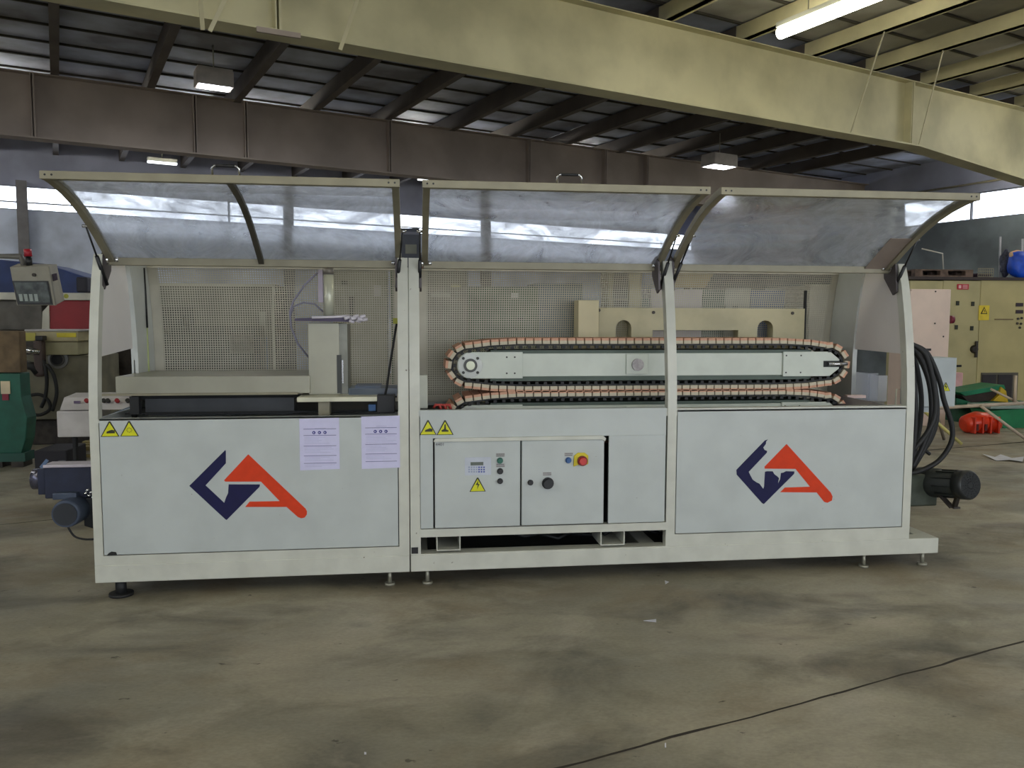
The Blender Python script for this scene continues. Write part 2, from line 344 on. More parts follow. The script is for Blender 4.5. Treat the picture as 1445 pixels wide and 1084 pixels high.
# lamps --------------------------------------------------------------------
def area(name, c, w, h, power, col, parent, xdir=U):
    l = bpy.data.lights.new(name, 'AREA'); l.shape = 'RECTANGLE'; l.size = w; l.size_y = h; l.energy = power; l.color = col
    o = bpy.data.objects.new(name, l); C.objects.link(o); o.matrix_world = Matrix.Translation(c) @ Vector(xdir).to_track_quat('X', 'Z').to_matrix().to_4x4()
    o.parent = parent; o.matrix_parent_inverse = Matrix.Translation(-WORLD[parent.name]); return o
tube_e = emit('tube_light', (1.0, .95, .74), 42); fill_e = emit('fill_tube_light', (1.0, .97, .85), 80)
def tube_lamp(c, L, label, m_=None):
    m_ = m_ or tube_e
    g = thing('fluorescent_lamp', label, 'lamp', c)
    m = MB(); m.bar(c-V*L/2+Vector((0, 0, .05)), c+V*L/2+Vector((0, 0, .05)), .08, .06); m.build('lamp_housing', mat('lamp_white', (220, 220, 205), .4), g)
    m = MB(); m.tube([c-V*(L/2-.03)-Vector((0, 0, .055)), c+V*(L/2-.03)-Vector((0, 0, .055))], .07, 16); m.build('lamp_diffuser', m_, g)
    m = MB(); m.tube([c+V*L*.3+Vector((0, 0, .08)), c+V*L*.3+Vector((0, 0, .42))], .008, 6); m.build('lamp_rod', steel, g)
    return g
c0 = atZ(1098, 42, 5.2); c1 = atZ(1290, -6, 5.2); cc = (c0+c1)/2
tube_lamp(c0 - V*1.15, 2.3, 'long bright yellowish fluorescent lamp under the roof at top right')
def highbay(c, label, r=.22):
    g = thing('bay_lamp', label, 'lamp', c)
    m = MB(); 
    a = [c + U*sx*r + V*sy*r*.6 for sx, sy in ((-1, -1), (1, -1), (1, 1), (-1, 1))]; t = [p + Vector((0, 0, .22)) for p in a]
    for i in range(4):
        n = (i+1) % 4; d = ((a[i]+a[n])/2-c).normalized()*.012
        m.hexa([a[i], a[n], t[n], t[i]], [a[i]+d, a[n]+d, t[n]+d, t[i]+d])
    m.hexa(t, [p+Vector((0, 0, .03)) for p in t]); m.build('lamp_shade', mat('lamp_grey', (186, 178, 170), .5), g)
    m = MB(); m.hexa([p*1.0+(c-p)*.1+Vector((0, 0, .0)) for p in a], [p+(c-p)*.1+Vector((0, 0, .02)) for p in a]); m.build('lamp_lens', emit('bay_light', (.92, .95, 1.0), 18), g)
    m = MB(); m.tube([c+Vector((0, 0, .25)), c+Vector((0, 0, 5.5-c.z))], .01, 6); m.build('lamp_rod', steel, g)
    area('lamp_glow', c-Vector((0, 0, .03)), r*1.6, r, 90, (.9, .95, 1), g)
highbay(atZ(302, 124, 4.9), 'bright square bay lamp glowing at upper left under the dark roof', .24)
highbay(atZ(1015, 236, 4.8), 'bright bay lamp with grey shade right of centre above the hoods', .32)
def strip(px, py, z, L, label):
    c = atZ(px, py, z); g = thing('strip_lamp', label, 'lamp', c)
    m = MB(); m.bar(c-U*L/2+Vector((0, 0, .05)), c+U*L/2+Vector((0, 0, .05)), .14, .07); m.build('lamp_housing', mat('lamp_white', (220, 220, 205), .4), g)
    m = MB(); m.bar(c-U*L/2, c+U*L/2, .12, .03); m.build('lamp_tube', emit('strip_light', (.9, .95, 1), 7), g)
    m = MB(); m.tube([c+Vector((0, 0, .08)), c+Vector((0, 0, 5.5-c.z))], .01, 6); m.build('lamp_rod', steel, g)
strip(229, 230, 4.75, .55, 'small strip lamp hanging far back at left')
strip(548, 246, 4.75, .9, 'distant strip lamp just below the dark girder, left of the hood gap')
strip(622, 256, 4.75, 1.1, 'distant strip lamp just above the middle hood')
for k, (s, t) in enumerate(((-3, -3), (1.5, -3), (6, -3), (-3.5, 4.0), (1.2, 1.0), (7.2, 2.6))):  # added out of view to brighten the machine and near hall
    tube_lamp(B(s, t, 5.2), 2.3, 'fill lamp added under the roof behind the viewpoint').__setitem__('group', 'added fill lamps behind the viewpoint')
for k, (s, t) in enumerate(((-3.2, 18.5), (-6.5, 12), (-6.5, 17), (-7, 2), (-7, 5.5), (15.5, 6), (18.5, 9.2))):  # unseen lamps added as fill from both sides
    tube_lamp(B(s, t, 5.2), 2.3, 'fill lamp added under the roof beyond the left and right edges of the view', fill_e).__setitem__('group', 'added fill lamps beside the view')
for s_ in (-1.0, 3.0, 7.0, 11.0):  # added out of sight to brighten the back wall
    tube_lamp(B(s_, 16.5, 5.3), 1.2, 'unseen fill lamp added behind the dark brown roof girder', fill_e).__setitem__('group', 'added fill lamps behind the brown girder')
# conduit along the roof at right
m = MB(); m.tube([atS(1285, 273, S_RIGHT-.04), atS(1362, 261, S_RIGHT-.04), atS(1432, 250, S_RIGHT-.04)], .025, 8); tag(m.build('conduit', alu), 'thin light conduit along the wall above the right window', 'pipe')

# floor joints and litter
def joint(name, pts, w, lab):
    P = []
    for a, c in zip(pts, pts[1:]):
        n = max(2, int((c-a).length/.12))
        for k in range(n): P.append(a+(c-a)*(k/n)+Vector((random.uniform(-.006, .006), random.uniform(-.006, .006), 0)))
    P.append(pts[-1]); m = MB(); up = Vector((0, 0, 1))
    L_, R_ = [], []
    for i, p in enumerate(P):
        t = (P[min(i+1, len(P)-1)]-P[max(i-1, 0)]).normalized(); s = t.cross(up); ww = w*random.uniform(.6, 1.2)
        L_.append(m.b.verts.new(p+s*ww/2+up*.001)); R_.append(m.b.verts.new(p-s*ww/2+up*.001))
    for i in range(len(P)-1): m.b.faces.new((L_[i], L_[i+1], R_[i+1], R_[i]))
    struct(m.build(name, mat('joint_dirt', (56, 50, 42), .9)))
jd = (atZ(1445, 905, 0)-atZ(820, 1075, 0))
joint('trim_60', [atZ(820, 1075, 0)-jd*.5, atZ(820, 1075, 0), atZ(1130, 993, 0), atZ(1445, 905, 0), atZ(1445, 905, 0)+jd*.6], .014, '')
joint('trim_61', [atZ(1290, 637, 0), atZ(1445, 624, 0), atZ(1500, 620, 0)], .04, '')
joint('trim_62', [atZ(-80, 748, 0), atZ(0, 741, 0), atZ(70, 734, 0), atZ(140, 727, 0)], .014, '')
def scrap(name, pts, z, lab, m_=None, grp=None):
    m = MB(); P = [atZ(x, y, 0) for x, y in pts]; m.prism([p+Vector((0, 0, z*random.random()+.001)) for p in P], (0, 0, .002))
    tag(m.build(name, m_ or mat('white_scrap', (225, 225, 235), .7)), lab, 'scrap', grp)
scrap('paper_scrap', [(1386, 643), (1404, 647), (1412, 642), (1428, 647), (1445, 645), (1443, 654), (1424, 651), (1406, 651)], .02, 'crumpled white paper on the floor at the right edge')
scrap('paper_scrap', [(908, 877), (926, 875), (926, 879)], .002, 'thin white sliver of paper on the floor in front of the machine')
scrap('paper_scrap', [(938, 820), (944, 822), (939, 825)], .002, 'tiny white scrap on the floor below the machine edge')
scrap('paper_scrap', [(938, 1050), (940, 1050), (940, 1056), (938, 1056)], .002, 'tiny white fleck on the dark floor joint')
scrap('paper_scrap', [(514, 1063), (517, 1063), (517, 1066), (514, 1066)], .002, 'tiny white fleck on the floor at bottom, left of centre')

# ------------------------------------------------------------------ the two machine modules
PROF = [(0, .188), (0, 1.0), (.004, 1.12), (.016, 1.26), (.036, 1.42), (.066, 1.60), (.105, 1.78), (.15, 1.915)]
BACK = [(.95, 1.0), (.95, 1.30), (.94, 1.45), (.915, 1.62), (.88, 1.78), (.84, 1.905)]
HOOD = [(.235, 1.890), (.17, 1.932), (.10, 1.975), (.03, 2.018), (-.05, 2.063), (-.14, 2.108), (-.24, 2.150), (-.35, 2.185), (-.46, 2.210), (-.55, 2.225)]
cut = thing('cutting_machine', 'white cutting station forming the left half of the long machine, hood open', 'machine', (-.87, .5, 0))
haul = thing('haul_off_machine', 'white belt haul-off forming the right two thirds of the long machine, two hoods open', 'machine', (1.6, .5, 0))
def shift(prof, dy): return [(y+dy, z) for y, z in prof]
def post(x0, x1, par, d=.06):
    inner = shift(PROF, d)[::-1]; m = MB()
    A = PROF; 
    for i in range(len(A)-1):
        (y0, z0), (y1, z1) = A[i], A[i+1]
        m.hexa([(x0, y0, z0), (x1, y0, z0), (x1, y0+d, z0), (x0, y0+d, z0)], [(x0, y1, z1), (x1, y1, z1), (x1, y1+d, z1), (x0, y1+d, z1)])
    bmesh.ops.remove_doubles(m.b, verts=m.b.verts, dist=1e-5)
    return m.build('post', white2, par)
XL, XR = -1.737, 3.12
post(XL, -1.690, cut); post(-.062, -.003, cut)
post(.003, .062, haul); xm0 = q(940.5, 700)[0]; xm1 = q(953, 700)[0]; post(xm0, xm1, haul); post(3.068, XR, haul)
# back posts
def bpost(x0, x1, par):
    m = MB(); m.box(x0, x1, .955, 1.03, .188, 1.0)
    for (y0, z0), (y1, z1) in zip(BACK, BACK[1:]):
        m.hexa([(x0, y0+.004, z0), (x1, y0+.004, z0), (x1, y0+.07, z0), (x0, y0+.07, z0)], [(x0, y1+.004, z1), (x1, y1+.004, z1), (x1, y1+.07, z1), (x0, y1+.07, z1)])
    bmesh.ops.remove_doubles(m.b, verts=m.b.verts, dist=1e-5)
    m.build('back_post', white2, par)
bpost(XL, -1.68, cut); bpost(-.06, -.003, cut); bpost(.003, .06, haul); bpost(3.06, XR, haul)
# base beams
zb0, zb1 = .09, .1876
m = MB(); m.box(XL, -.003, -.006, .10, zb0, zb1); m.box(XL, -.003, .95, 1.05, zb0, zb1); m.box(XL, XL+.1, .10, .95, zb0, zb1); m.box(-.103, -.003, .10, .95, zb0, zb1)
o = m.build('base_frame', white2, cut, .004)
xe = 3.318
m = MB(); m.box(.003, xe, -.006, .10, zb0, zb1); m.box(.003, xe, .95, 1.05, zb0, zb1); m.box(.003, .103, .10, .95, zb0, zb1); m.box(xe-.1, xe, .10, .95, zb0, zb1); m.box(1.4, 1.5, .10, .95, zb0, zb1)
m.build('base_frame', white2, haul, .004)
# feet
def foot(x, y, par, thin=False):
    m = MB()
    m.tube([(x, y, .012), (x, y, .0895)], .012 if thin else .03, 10); m.tube([(x, y, 0), (x, y, .015)], .03 if thin else .065, 16); m.build('levelling_foot', steel if thin else rubber, par)
for x in (-1.62, -.12): foot(x, .05, cut, x > -1); foot(x, 1.0, cut)
for x in (.10, 2.85, 3.25): foot(x, .05, haul, True); foot(x, 1.0, haul)
# front frame rails (left)
def rect(m, x0, x1, z0, z1, y0=0., y1=.05): m.box(x0, x1, y0, y1, z0, z1)
m = MB(); rect(m, -1.69, -.062, .1876, .241); rect(m, -1.69, -.062, .985, 1.006, .001, .06); m.build('front_rail', white2, cut)
GAP = .005
def panel(x0, x1, z0, z1, par, name='front_panel', y=-.001, lab=None):
    m = MB(); m.box(x0+GAP, x1-GAP, y, y+.02, z0+GAP, z1); m.box(x0+GAP, x1-GAP, y, y+.035, z1-.012, z1); o = m.build(name, panelw, par, .002)
    return o
pL = panel(-1.69, -.062, .241, 1.008, cut)
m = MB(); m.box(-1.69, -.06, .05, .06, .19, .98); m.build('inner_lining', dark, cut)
# dented lip with rusted bite at the lower left of the left panel
m = MB(); m.xz([(-1.672, .243), (-1.615, .243), (-1.622, .262), (-1.645, .266), (-1.66, .258)], -.0025, -.0015); o = m.build('chipped_edge', dark, cut); o['label'] = 'dark chipped notch at the panel corner'
# right front: rails
XP = q(953, 700)[0]
m = MB(); rect(m, XP, 3.068, .1876, .262); rect(m, .062, xm0, .1876, .192, .0, .09)
zr0, zr1 = q(760, 753.5)[1], q(760, 742.5)[1]
rect(m, .062, xm0, zr0, zr1); rect(m, .062, 3.068, .985, 1.03, .006, .06); m.build('front_rail', white2, haul)
pR = panel(XP, 3.068, .262, 1.02, haul)
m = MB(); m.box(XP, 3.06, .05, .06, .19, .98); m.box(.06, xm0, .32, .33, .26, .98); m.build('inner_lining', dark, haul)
# centre upper fascia with cut-out for the cabinet
xa, xb, xc, xd = q(591, 650)[0], q(612, 650)[0], q(859, 650)[0], q(940, 650)[0]
zt = 1.035; zc = q(735, 617)[1]; zl = zr1+.004
m = MB(); m.box(xa+.002, xd-.003, .0, .018, zc, zt); m.box(xa+.004, xb-.004, .0, .018, zl, zc); m.box(xc, xd-.004, .0, .018, zl, zc); m.box(xa, xd-.003, .018, .045, zt-.014, zt)
m.build('front_fascia', panelw, haul, .0015)
# electrical cabinet body and doors
xdm = q(735, 680)[0]; xce = q(852, 680)[0]
m = MB(); m.box(xb, xce+.004, .012, .30, zl, zc-.002); m.build('cabinet_body', mat('cabinet_edge', (60, 62, 62), .6), haul)
m = MB(); m.xz([(xb-.002, zc-.018), (xce-.02, zc-.018), (xce, zc-.03), (xce+.006, zc-.012), (xce-.012, zc+.004), (xb+.01, zc+.002)], -.022, .0); m.build('cabinet_hood', white2, haul, .002)
d1 = MB().box(xb+.006, xdm-.006, -.014, .011, zl+.004, zc-.018).build('cabinet_door', panelw, haul, .003)
d2 = MB().box(xdm+.003, xce-.002, -.014, .011, zl+.004, zc-.018).build('cabinet_door', panelw, haul, .006)
def btn(px, py, r, m_, par, name, lab=None, th=.016, y=-.0145):
    p = atY(px, py, y); m = MB(); m.disc((p.x, y, p.z), (0, -1, 0), r*1.18, .005, 20); m.disc((p.x, y-.005, p.z), (0, -1, 0), r, th, 20, r*.92); o = m.build(name, m_, par)
    if lab: o['label'] = lab
    return o
btn(705.5, 650, .0155, mat('button_green', (40, 110, 92), .4), d1, 'push_button', 'green push button')
btn(705.7, 665, .0155, black, d1, 'push_button', 'black push button'); btn(705.7, 679, .0145, black, d1, 'door_lock', 'dark round lock')
btn(802, 649.5, .0155, mat('button_blue', (40, 90, 150), .4), d2, 'push_button', 'blue push button')
btn(748.5, 681, .0145, black, d2, 'door_lock', 'dark round lock')
k = btn(773, 682, .030, black, d2, 'rotary_switch', 'large black rotary switch', .03)
p = atY(820, 650, -.0145)
m = MB(); m.xz([(p.x-.047, p.z-.035), (p.x-.043, p.z+.03), (p.x-.02, p.z+.048), (p.x+.02, p.z+.047), (p.x+.042, p.z+.03), (p.x+.042, p.z-.02), (p.x+.02, p.z-.03), (p.x-.02, p.z-.025)], -.024, -.0145); m.build('emergency_shroud', mat('estop_yellow', (220, 200, 30), .5), d2, .003)
m = MB(); m.disc((p.x+.005, -.024, p.z), (0, -1, 0), .030, .012, 24); m.build('emergency_collar', mat('estop_dark_red', (120, 24, 14), .5), d2)
m = MB(); m.disc((p.x+.005, -.036, p.z), (0, -1, 0), .024, .02, 24, .02); m.build('emergency_button', mat('estop_red', (205, 52, 48), .4), d2)
def plate(x0, y0, x1, y1, m_, par, name, yy=-.0145, th=.0012, lab=None):
    a = atY(x0, y1, yy); b = atY(x1, y0, yy); m = MB(); m.box(a.x, b.x, yy-th, yy, a.z, b.z); o = m.build(name, m_, par)
    if lab: o['label'] = lab
    return o
plate(656, 645, 693, 671, mat('keypad_plate', (196, 202, 214), .4), d1, 'display_panel', th=.002)
plate(664, 652, 682, 657, mat('lcd_dark', (92, 100, 92), .3), d1, 'display_screen', yy=-.0165)
m = MB(); m2 = MB()
for r_ in range(3):
    for c_ in range(7):
        a = atY(662+c_*3.5, 659.5+r_*3.2, -.0165); (m2 if c_ > 3 else m).box(a.x-.0045, a.x+.0045, -.0178, -.0165, a.z-.004, a.z+.004)
m.build('keypad', mat('key_grey', (150, 160, 186), .5), d1); m2.build('keypad', mat('key_blue', (62, 76, 158), .5), d1)
for (x, y, par) in ((706, 642.3, d1), (706, 657, d1), (802.5, 641.5, d2), (772, 669, d2)):
    m = MB(); pc = atY(x, y, -.0145)
    m.box(pc.x-.026, pc.x+.026, -.0152, -.0145, pc.z-.010, pc.z+.011); o = m.build('button_label', mat('label_plate', (176, 174, 172), .5), par)
    m = MB()
    for r_ in (-.005, .0055):
        x_ = -.022
        while x_ < .02: w_ = random.uniform(.003, .006); m.box(pc.x+x_, pc.x+x_+w_, -.0158, -.0152, pc.z+r_-.0028, pc.z+r_+.0028); x_ += w_+.0018
    m.build('label_print', inkg, par)
def text(s, size, loc, m_, par, name='lettering', rz=0., ext=.0005, align='LEFT'):
    cu = bpy.data.curves.new(name, 'FONT'); cu.body = s; cu.size = size; cu.extrude = ext; cu.align_x = align
    t = bpy.data.objects.new(name, cu); me = bpy.data.meshes.new_from_object(t); bpy.data.objects.remove(t); bpy.data.curves.remove(cu)
    me.transform(Matrix.Translation(Vector(loc)) @ Matrix.Rotation(rz, 4, 'Z') @ Matrix.Rotation(PI/2, 4, 'X')); me.materials.append(m_)
    o = bpy.data.objects.new(name, me); C.objects.link(o); WORLD[o.name] = Vector((0, 0, 0))
    if par is not None: o.parent = par; o.location = -WORLD.get(par.name, Vector((0, 0, 0)))
    return o
p = atY(614.5, 629.5, -.0155); text('4401', .026, (p.x, -.0155, p.z), mat('faded_ink', (112, 112, 116), .8), d1)
# warning triangles
def triangle(px, py, w, par, sym, Y=-.002, rz=None):
    p = atY(px, py, Y); x, z = p.x, p.z; h = w*.87
    m = MB(); m.xz([(x-w/2, z-h/2), (x+w/2, z-h/2), (x+.004, z+h/2), (x-.004, z+h/2)], Y-.001, Y); s = m.build('warning_sticker', sblack, par); s['label'] = 'yellow warning triangle with black border'
    m = MB(); k = .86; zc_ = z-h*.03; m.xz([(x-w/2*k, zc_-h/2*k), (x+w/2*k, zc_-h/2*k), (x, zc_+h/2*k)], Y-.0018, Y-.001); m.build('sticker_face', yellow, s if par in (cut, haul) else par)
    m = MB(); y0, y1 = Y-.0024, Y-.0018; pp = s if par in (cut, haul) else par
    if sym == 'hand': m.xz([(x-.018, z-.024), (x+.026, z-.024), (x+.026, z-.008), (x+.01, z-.004), (x-.006, z-.010), (x-.016, z-.014)], y0, y1)
    elif sym == 'bolt': m.xz([(x+.004, z+.026), (x-.012, z-.002), (x+.001, z-.002), (x-.004, z-.028), (x+.012, z+.004), (x+.002, z+.004)], y0, y1)
    elif sym == 'wheel':
        for a in range(8): m.box(x-.012*math.cos(a*PI/4)-.003, x-.012*math.cos(a*PI/4)+.003, y0, y1, z-.008+.012*math.sin(a*PI/4)-.003, z-.008+.012*math.sin(a*PI/4)+.003)
    elif sym == 'crush': m.xz([(x-.003, z+.02), (x+.004, z+.02), (x+.006, z-.01), (x+.022, z-.018), (x+.018, z-.024), (x-.018, z-.024), (x-.022, z-.016), (x-.006, z-.008)], y0, y1)
    m.build('sticker_symbol', sblack if sym != 'wheel' else mat('symbol_olive', (150, 150, 20), .5), pp)
triangle(155, 605.5, .098, cut, 'hand'); triangle(182.5, 605, .098, cut, 'wheel')
triangle(604, 603.5, .098, haul, 'hand'); triangle(628, 603.5, .098, haul, 'crush'); triangle(674, 684, .095, d1, 'bolt', -.0145)
# logos
def logo(par, navy_pts, or_pts, sc_, ox, oy, extra=()):
    for nm, pts, mm, lab in (('logo_shape', navy_pts, navy, 'navy blue angular half of the emblem'), ('logo_shape', or_pts, orange, 'orange angular half of the emblem')):
        P = [atY(ox+x/sc_, oy+y/sc_, -.0015) for x, y in pts]; m = MB(); m.xz([(a.x, a.z) for a in P], -.0024, -.0012)
        m.b.normal_update(); bmesh.ops.triangulate(m.b, faces=[f for f in m.b.faces if len(f.verts) > 4]); o = m.build(nm, mm, par); o['label'] = lab
logo(pL, [(492, 108), (497, 125), (497, 245), (290, 470), (480, 648), (500, 590), (519, 550), (525, 460), (845, 460), (840, 485), (505, 823), (490, 815), (124, 475)],
     [(725, 153), (1308, 705), (1324, 735), (1322, 768), (1300, 798), (1265, 806), (1230, 792), (1115, 690), (693, 690), (738, 636), (1045, 630), (855, 432), (492, 432), (478, 418)], 7.225, 250, 620)
logo(pR, [(485, 92), (462, 118), (458, 150), (425, 195), (440, 225), (475, 240), (470, 262), (240, 505), (258, 545), (290, 605), (340, 640), (375, 655), (425, 722), (436, 690), (446, 505), (470, 498), (545, 498), (565, 535), (600, 560), (625, 585), (612, 655), (640, 600), (650, 520), (680, 515), (715, 497), (822, 500), (818, 530), (432, 916), (410, 905), (85, 540), (82, 480), (445, 105)],
     [(722, 150), (1285, 770), (1308, 820), (1300, 870), (1240, 900), (1200, 888), (1105, 768), (640, 765), (700, 705), (1020, 695), (835, 468), (445, 465), (440, 440)], 9.03, 1030, 610)
for x0, x1, par in ((XL+.1, -.104, cut), (.104, xe-.1, haul)):
    m = MB(); m.box(x0, x1, .101, .949, .10, .108); m.build('shade_pan', dark, par)  # pan added under the frame to darken the floor beneath
# forklift pocket channels under the cabinet
for (x0, x1) in ((616, 650), (848, 882)):
    a, b = q(x0, 770)[0], q(x1, 770)[0]; m = MB()
    m.box(a, a+.006, .01, .95, .205, zr0-.001); m.box(b-.006, b, .01, .95, .205, zr0-.001); m.box(a+.006, b-.006, .01, .95, .205, .211); m.build('forklift_pocket', white2, haul)
m = MB(); m.box(q(580.5, 775)[0], q(590, 775)[0], -.0015, -.0005, q(585, 781.5)[1], q(585, 772.5)[1]); m.build('post_hole', black, haul)
# cables lying under the cabinet
for k in range(4):
    m = MB(); x = .35+k*.3; m.tube([(x+i*.09, .35+.1*math.sin(i*1.3+k), .22+.03*math.sin(i*.9+k*2)) for i in range(9)], .011, 8); m.build('loose_cable', rubber, haul)
m = MB()
for k in range(2): m.tube([(1.2+i*.05, .2+.02*i+k*.03, .22+.035*math.sin(i*.6)) for i in range(9)], .012, 8)
m.build('loose_cable', rubber, haul)
# lower back and end sheets, deck
m = MB(); m.box(XL+.04, -.05, .96, .97, .19, 1.0); m.box(XL+.008, XL+.014, .06, .95, .19, 1.0); m.build('lower_casing', white, cut)
m = MB(); m.box(.06, 3.08, .96, .97, .26, 1.0); m.box(3.095, 3.101, .06, .95, .19, 1.0); m.build('lower_casing', white, haul)
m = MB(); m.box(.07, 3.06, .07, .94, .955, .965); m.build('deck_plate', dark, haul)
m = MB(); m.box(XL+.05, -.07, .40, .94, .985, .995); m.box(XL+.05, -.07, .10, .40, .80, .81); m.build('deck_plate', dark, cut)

# perforated back screens
scr = mat('perforated_sheet', (188, 184, 168), .5, .2, .08, 6)
def screen(x0, x1, par):
    m = MB(); pt = .0155; w = .0062
    n = int((x1-x0)/pt)
    for i in range(n+1): x = x0+i*pt; m.sweep(BACK, x, x+w, .002)
    L_ = [0]; P = [Vector((0, y, z)) for y, z in BACK]
    for a, c in zip(P, P[1:]): L_.append(L_[-1]+(c-a).length)
    def along(d):
        for i in range(len(P)-1):
            if d <= L_[i+1] or i == len(P)-2: return P[i].lerp(P[i+1], (d-L_[i])/(L_[i+1]-L_[i]))
    d = 0
    while d < L_[-1]-w:
        a, c = along(d), along(d+w); m.sweep([(a.y, a.z), (c.y, c.z)], x0, x1, .0018); d += pt
    m.build('perforated_screen', scr, par)
    m = MB(); m.box(x0-.005, x1+.005, .945, .965, .985, 1.03); y, z = BACK[-1]; m.box(x0-.005, x1+.005, y-.005, y+.03, z-.02, z+.03)
    m.sweep(BACK, x0-.01, x0+.06, .004); m.sweep(BACK, x1-.04, x1+.01, .004); m.build('screen_frame', scr, par)
screen(-1.675, -.06, cut); screen(.06, 3.055, haul)
# end panels (curved sheet inside the posts)
def endpanel(x0, x1, zlo, yhi, par, tilt=0):
    prof = [(y+.058, z) for y, z in PROF if z > zlo+.02]
    y0 = prof[0][0]
    pts = [(y0-.01, zlo)] + prof + [(.30, 1.90), (yhi-.06, 1.89), (yhi-.02, 1.6), (yhi, zlo+tilt)]
    m = MB(); m.yz(pts, x0, x1); m.build('end_panel', mat('end_panel_white', (232, 228, 226), .5, 0, .04, 3), par, .002)
endpanel(-1.705, -1.695, 1.345, .60, cut, .03); endpanel(3.072, 3.08, 1.35, .62, haul, .01)
m = MB(); m.box(-1.70, -1.69, .62, .80, 1.16, 1.40); m.build('side_plate', white, cut, .002)
m = MB(); 
for x0, x1, par in ((-1.712, -1.672, cut), (3.058, 3.09, haul)):
    m = MB()
    for (y0, z0), (y1, z1) in zip(BACK, BACK[1:]): m.hexa([(x0, y0-.33, z0), (x1, y0-.33, z0), (x1, y0-.01, z0), (x0, y0-.01, z0)], [(x0, y1-.33, z1), (x1, y1-.33, z1), (x1, y1-.01, z1), (x0, y1-.01, z1)])
    bmesh.ops.remove_doubles(m.b, verts=m.b.verts, dist=1e-5); m.build('corner_column', white, par)
m = MB(); m.bar((-1.672, .80, 1.50), (-1.668, .80, 1.16), .006, .012); m.build('edge_strip', mat('strip_yellowgreen', (180, 190, 130), .5), cut)
m = MB(); m.tube([(-1.67, .78, 1.88), (-1.668, .79, 1.7), (-1.665, .79, 1.5)], .006, 8); m.build('edge_cable', rubber, cut)

# hoods -------------------------------------------------------------------
def hood(x0, x1, par, rib=None, handle=None, sheet=None):
    h = MB(); w = .036
    for a in (x0, x1-w): h.sweep(HOOD, a, a+w, .04)
    fy, fz = HOOD[-1]; hy, hz = HOOD[0]
    h.box(x0-.004, x1+.004, fy-.022, fy+.018, fz-.022, fz+.016)
    h.box(x0-.004, x1+.004, hy-.015, hy+.035, hz-.03, hz+.014)
    H = h.build('guard_hood', alu, par, .002); H['label'] = 'open curved hood with an aluminium frame and clear scratched pane'
    m = MB(); m.sweep([(y, z+.004) for y, z in HOOD], x0+w*.6, x1-w*.6, .004); o = m.build('hood_pane', pane_m, H, smooth=False)
    if rib is not None:
        m = MB(); m.sweep([(y, z-.014) for y, z in HOOD], rib, rib+.03, .022); m.build('hood_rib', mat('rib_dark', (92, 88, 78), .5, .3), H)
    for e in ((x0, 1), (x1, -1)):
        m = MB(); m.disc((e[0]+e[1]*.012, hy-.005, hz+.0), (-e[1], 0, 0), .034, .026, 20); m.disc((e[0]+e[1]*.03, hy-.005, hz), (e[1], 0, 0), .016, .03, 16); m.build('hinge', chrome, H)
        for k in (.02, .05):
            m = MB(); m.disc((e[0]+e[1]*k, fy-.0215, fz-.002), (0, -1, 0), .005, .0015, 10); m.build('screw', black, H)
    if handle:
        a = Vector((handle[0], fy, fz+.015)); c = Vector((handle[1], fy, fz+.015)); u_ = Vector((0, -.012, .045))
        m = MB(); m.tube([a, a+u_*.75, a+u_+Vector((.012, 0, 0)), c+u_-Vector((.012, 0, 0)), c+u_*.75, c], .0055, 10); m.build('hood_handle', chrome, H)
        m = MB(); m.tube([a+u_+Vector((.018, 0, 0)), c+u_-Vector((.018, 0, 0))], .007, 10); m.build('handle_grip', black, H)
    if sheet:
        m = MB(); m.sweep([(y, z-.012) for y, z in HOOD[:5]], sheet[0], sheet[1], .003); m.build('hood_sheet', mat('hood_sheet_brown', (150, 136, 126), .5), H)
    return H
fy = HOOD[-1][0]
hx = lambda px, py: atY(px, py, fy).x
hx1 = atY(563, 265, fy).x; hx2a = atY(597, 255, fy).x; hx2b = atY(1000, 268, fy).x; hx3a = atY(1017, 262, fy).x; hx3b = atY(1378, 277, fy).x
hood(-1.690, hx1, cut, rib=atY(320, 266, fy).x, handle=(hx(300, 250), hx(338, 250)))
hood(hx2a, hx2b, haul, handle=(hx(786, 252), hx(820, 252)))
hood(hx3a, 3.06, haul, sheet=(2.885, 3.03))
def strut(xa_, xc_, par):
    a = Vector((xa_, *SA)); c = Vector((xc_, *SC)); mid = a.lerp(c, .5); m = MB(); m.tube([a, mid], .011, 10); m.tube([mid, c], .005, 8); s_ = m.build('gas_strut', black, par)
    m = MB(); m.tube([c-Vector((.018, 0, 0)), c+Vector((.018, 0, 0))], .008, 8); m.build('strut_pin', chrome, s_)
pa = atX(151, 402, -1.683); pc = atX(120, 319, -1.712)
SA, SC = (pa.y, pa.z), (pc.y, pc.z)
for xa_, xc_, par in ((-1.683, -1.708, cut), (-.068, hx1+.012, cut), (.068, hx2a-.012, haul), (xm0-.006, hx2b+.013, haul), (xm1+.006, hx3a+.045, haul), (3.062, 3.078, haul)): strut(xa_, xc_, par)
# hinge brackets on posts
for x, par in ((-1.70, cut), (-.075, cut), (.066, haul), (xm0-.03, haul), (xm1+.004, haul), (3.050, haul)):
    m = MB(); m.yz([(.13, 1.74), (.17, 1.72), (.27, 1.83), (.28, 1.92), (.2, 1.95), (.15, 1.91)], x, x+.012); m.build('hinge_bracket', mat('bracket_grey', (96, 90, 92), .5, .3), par)

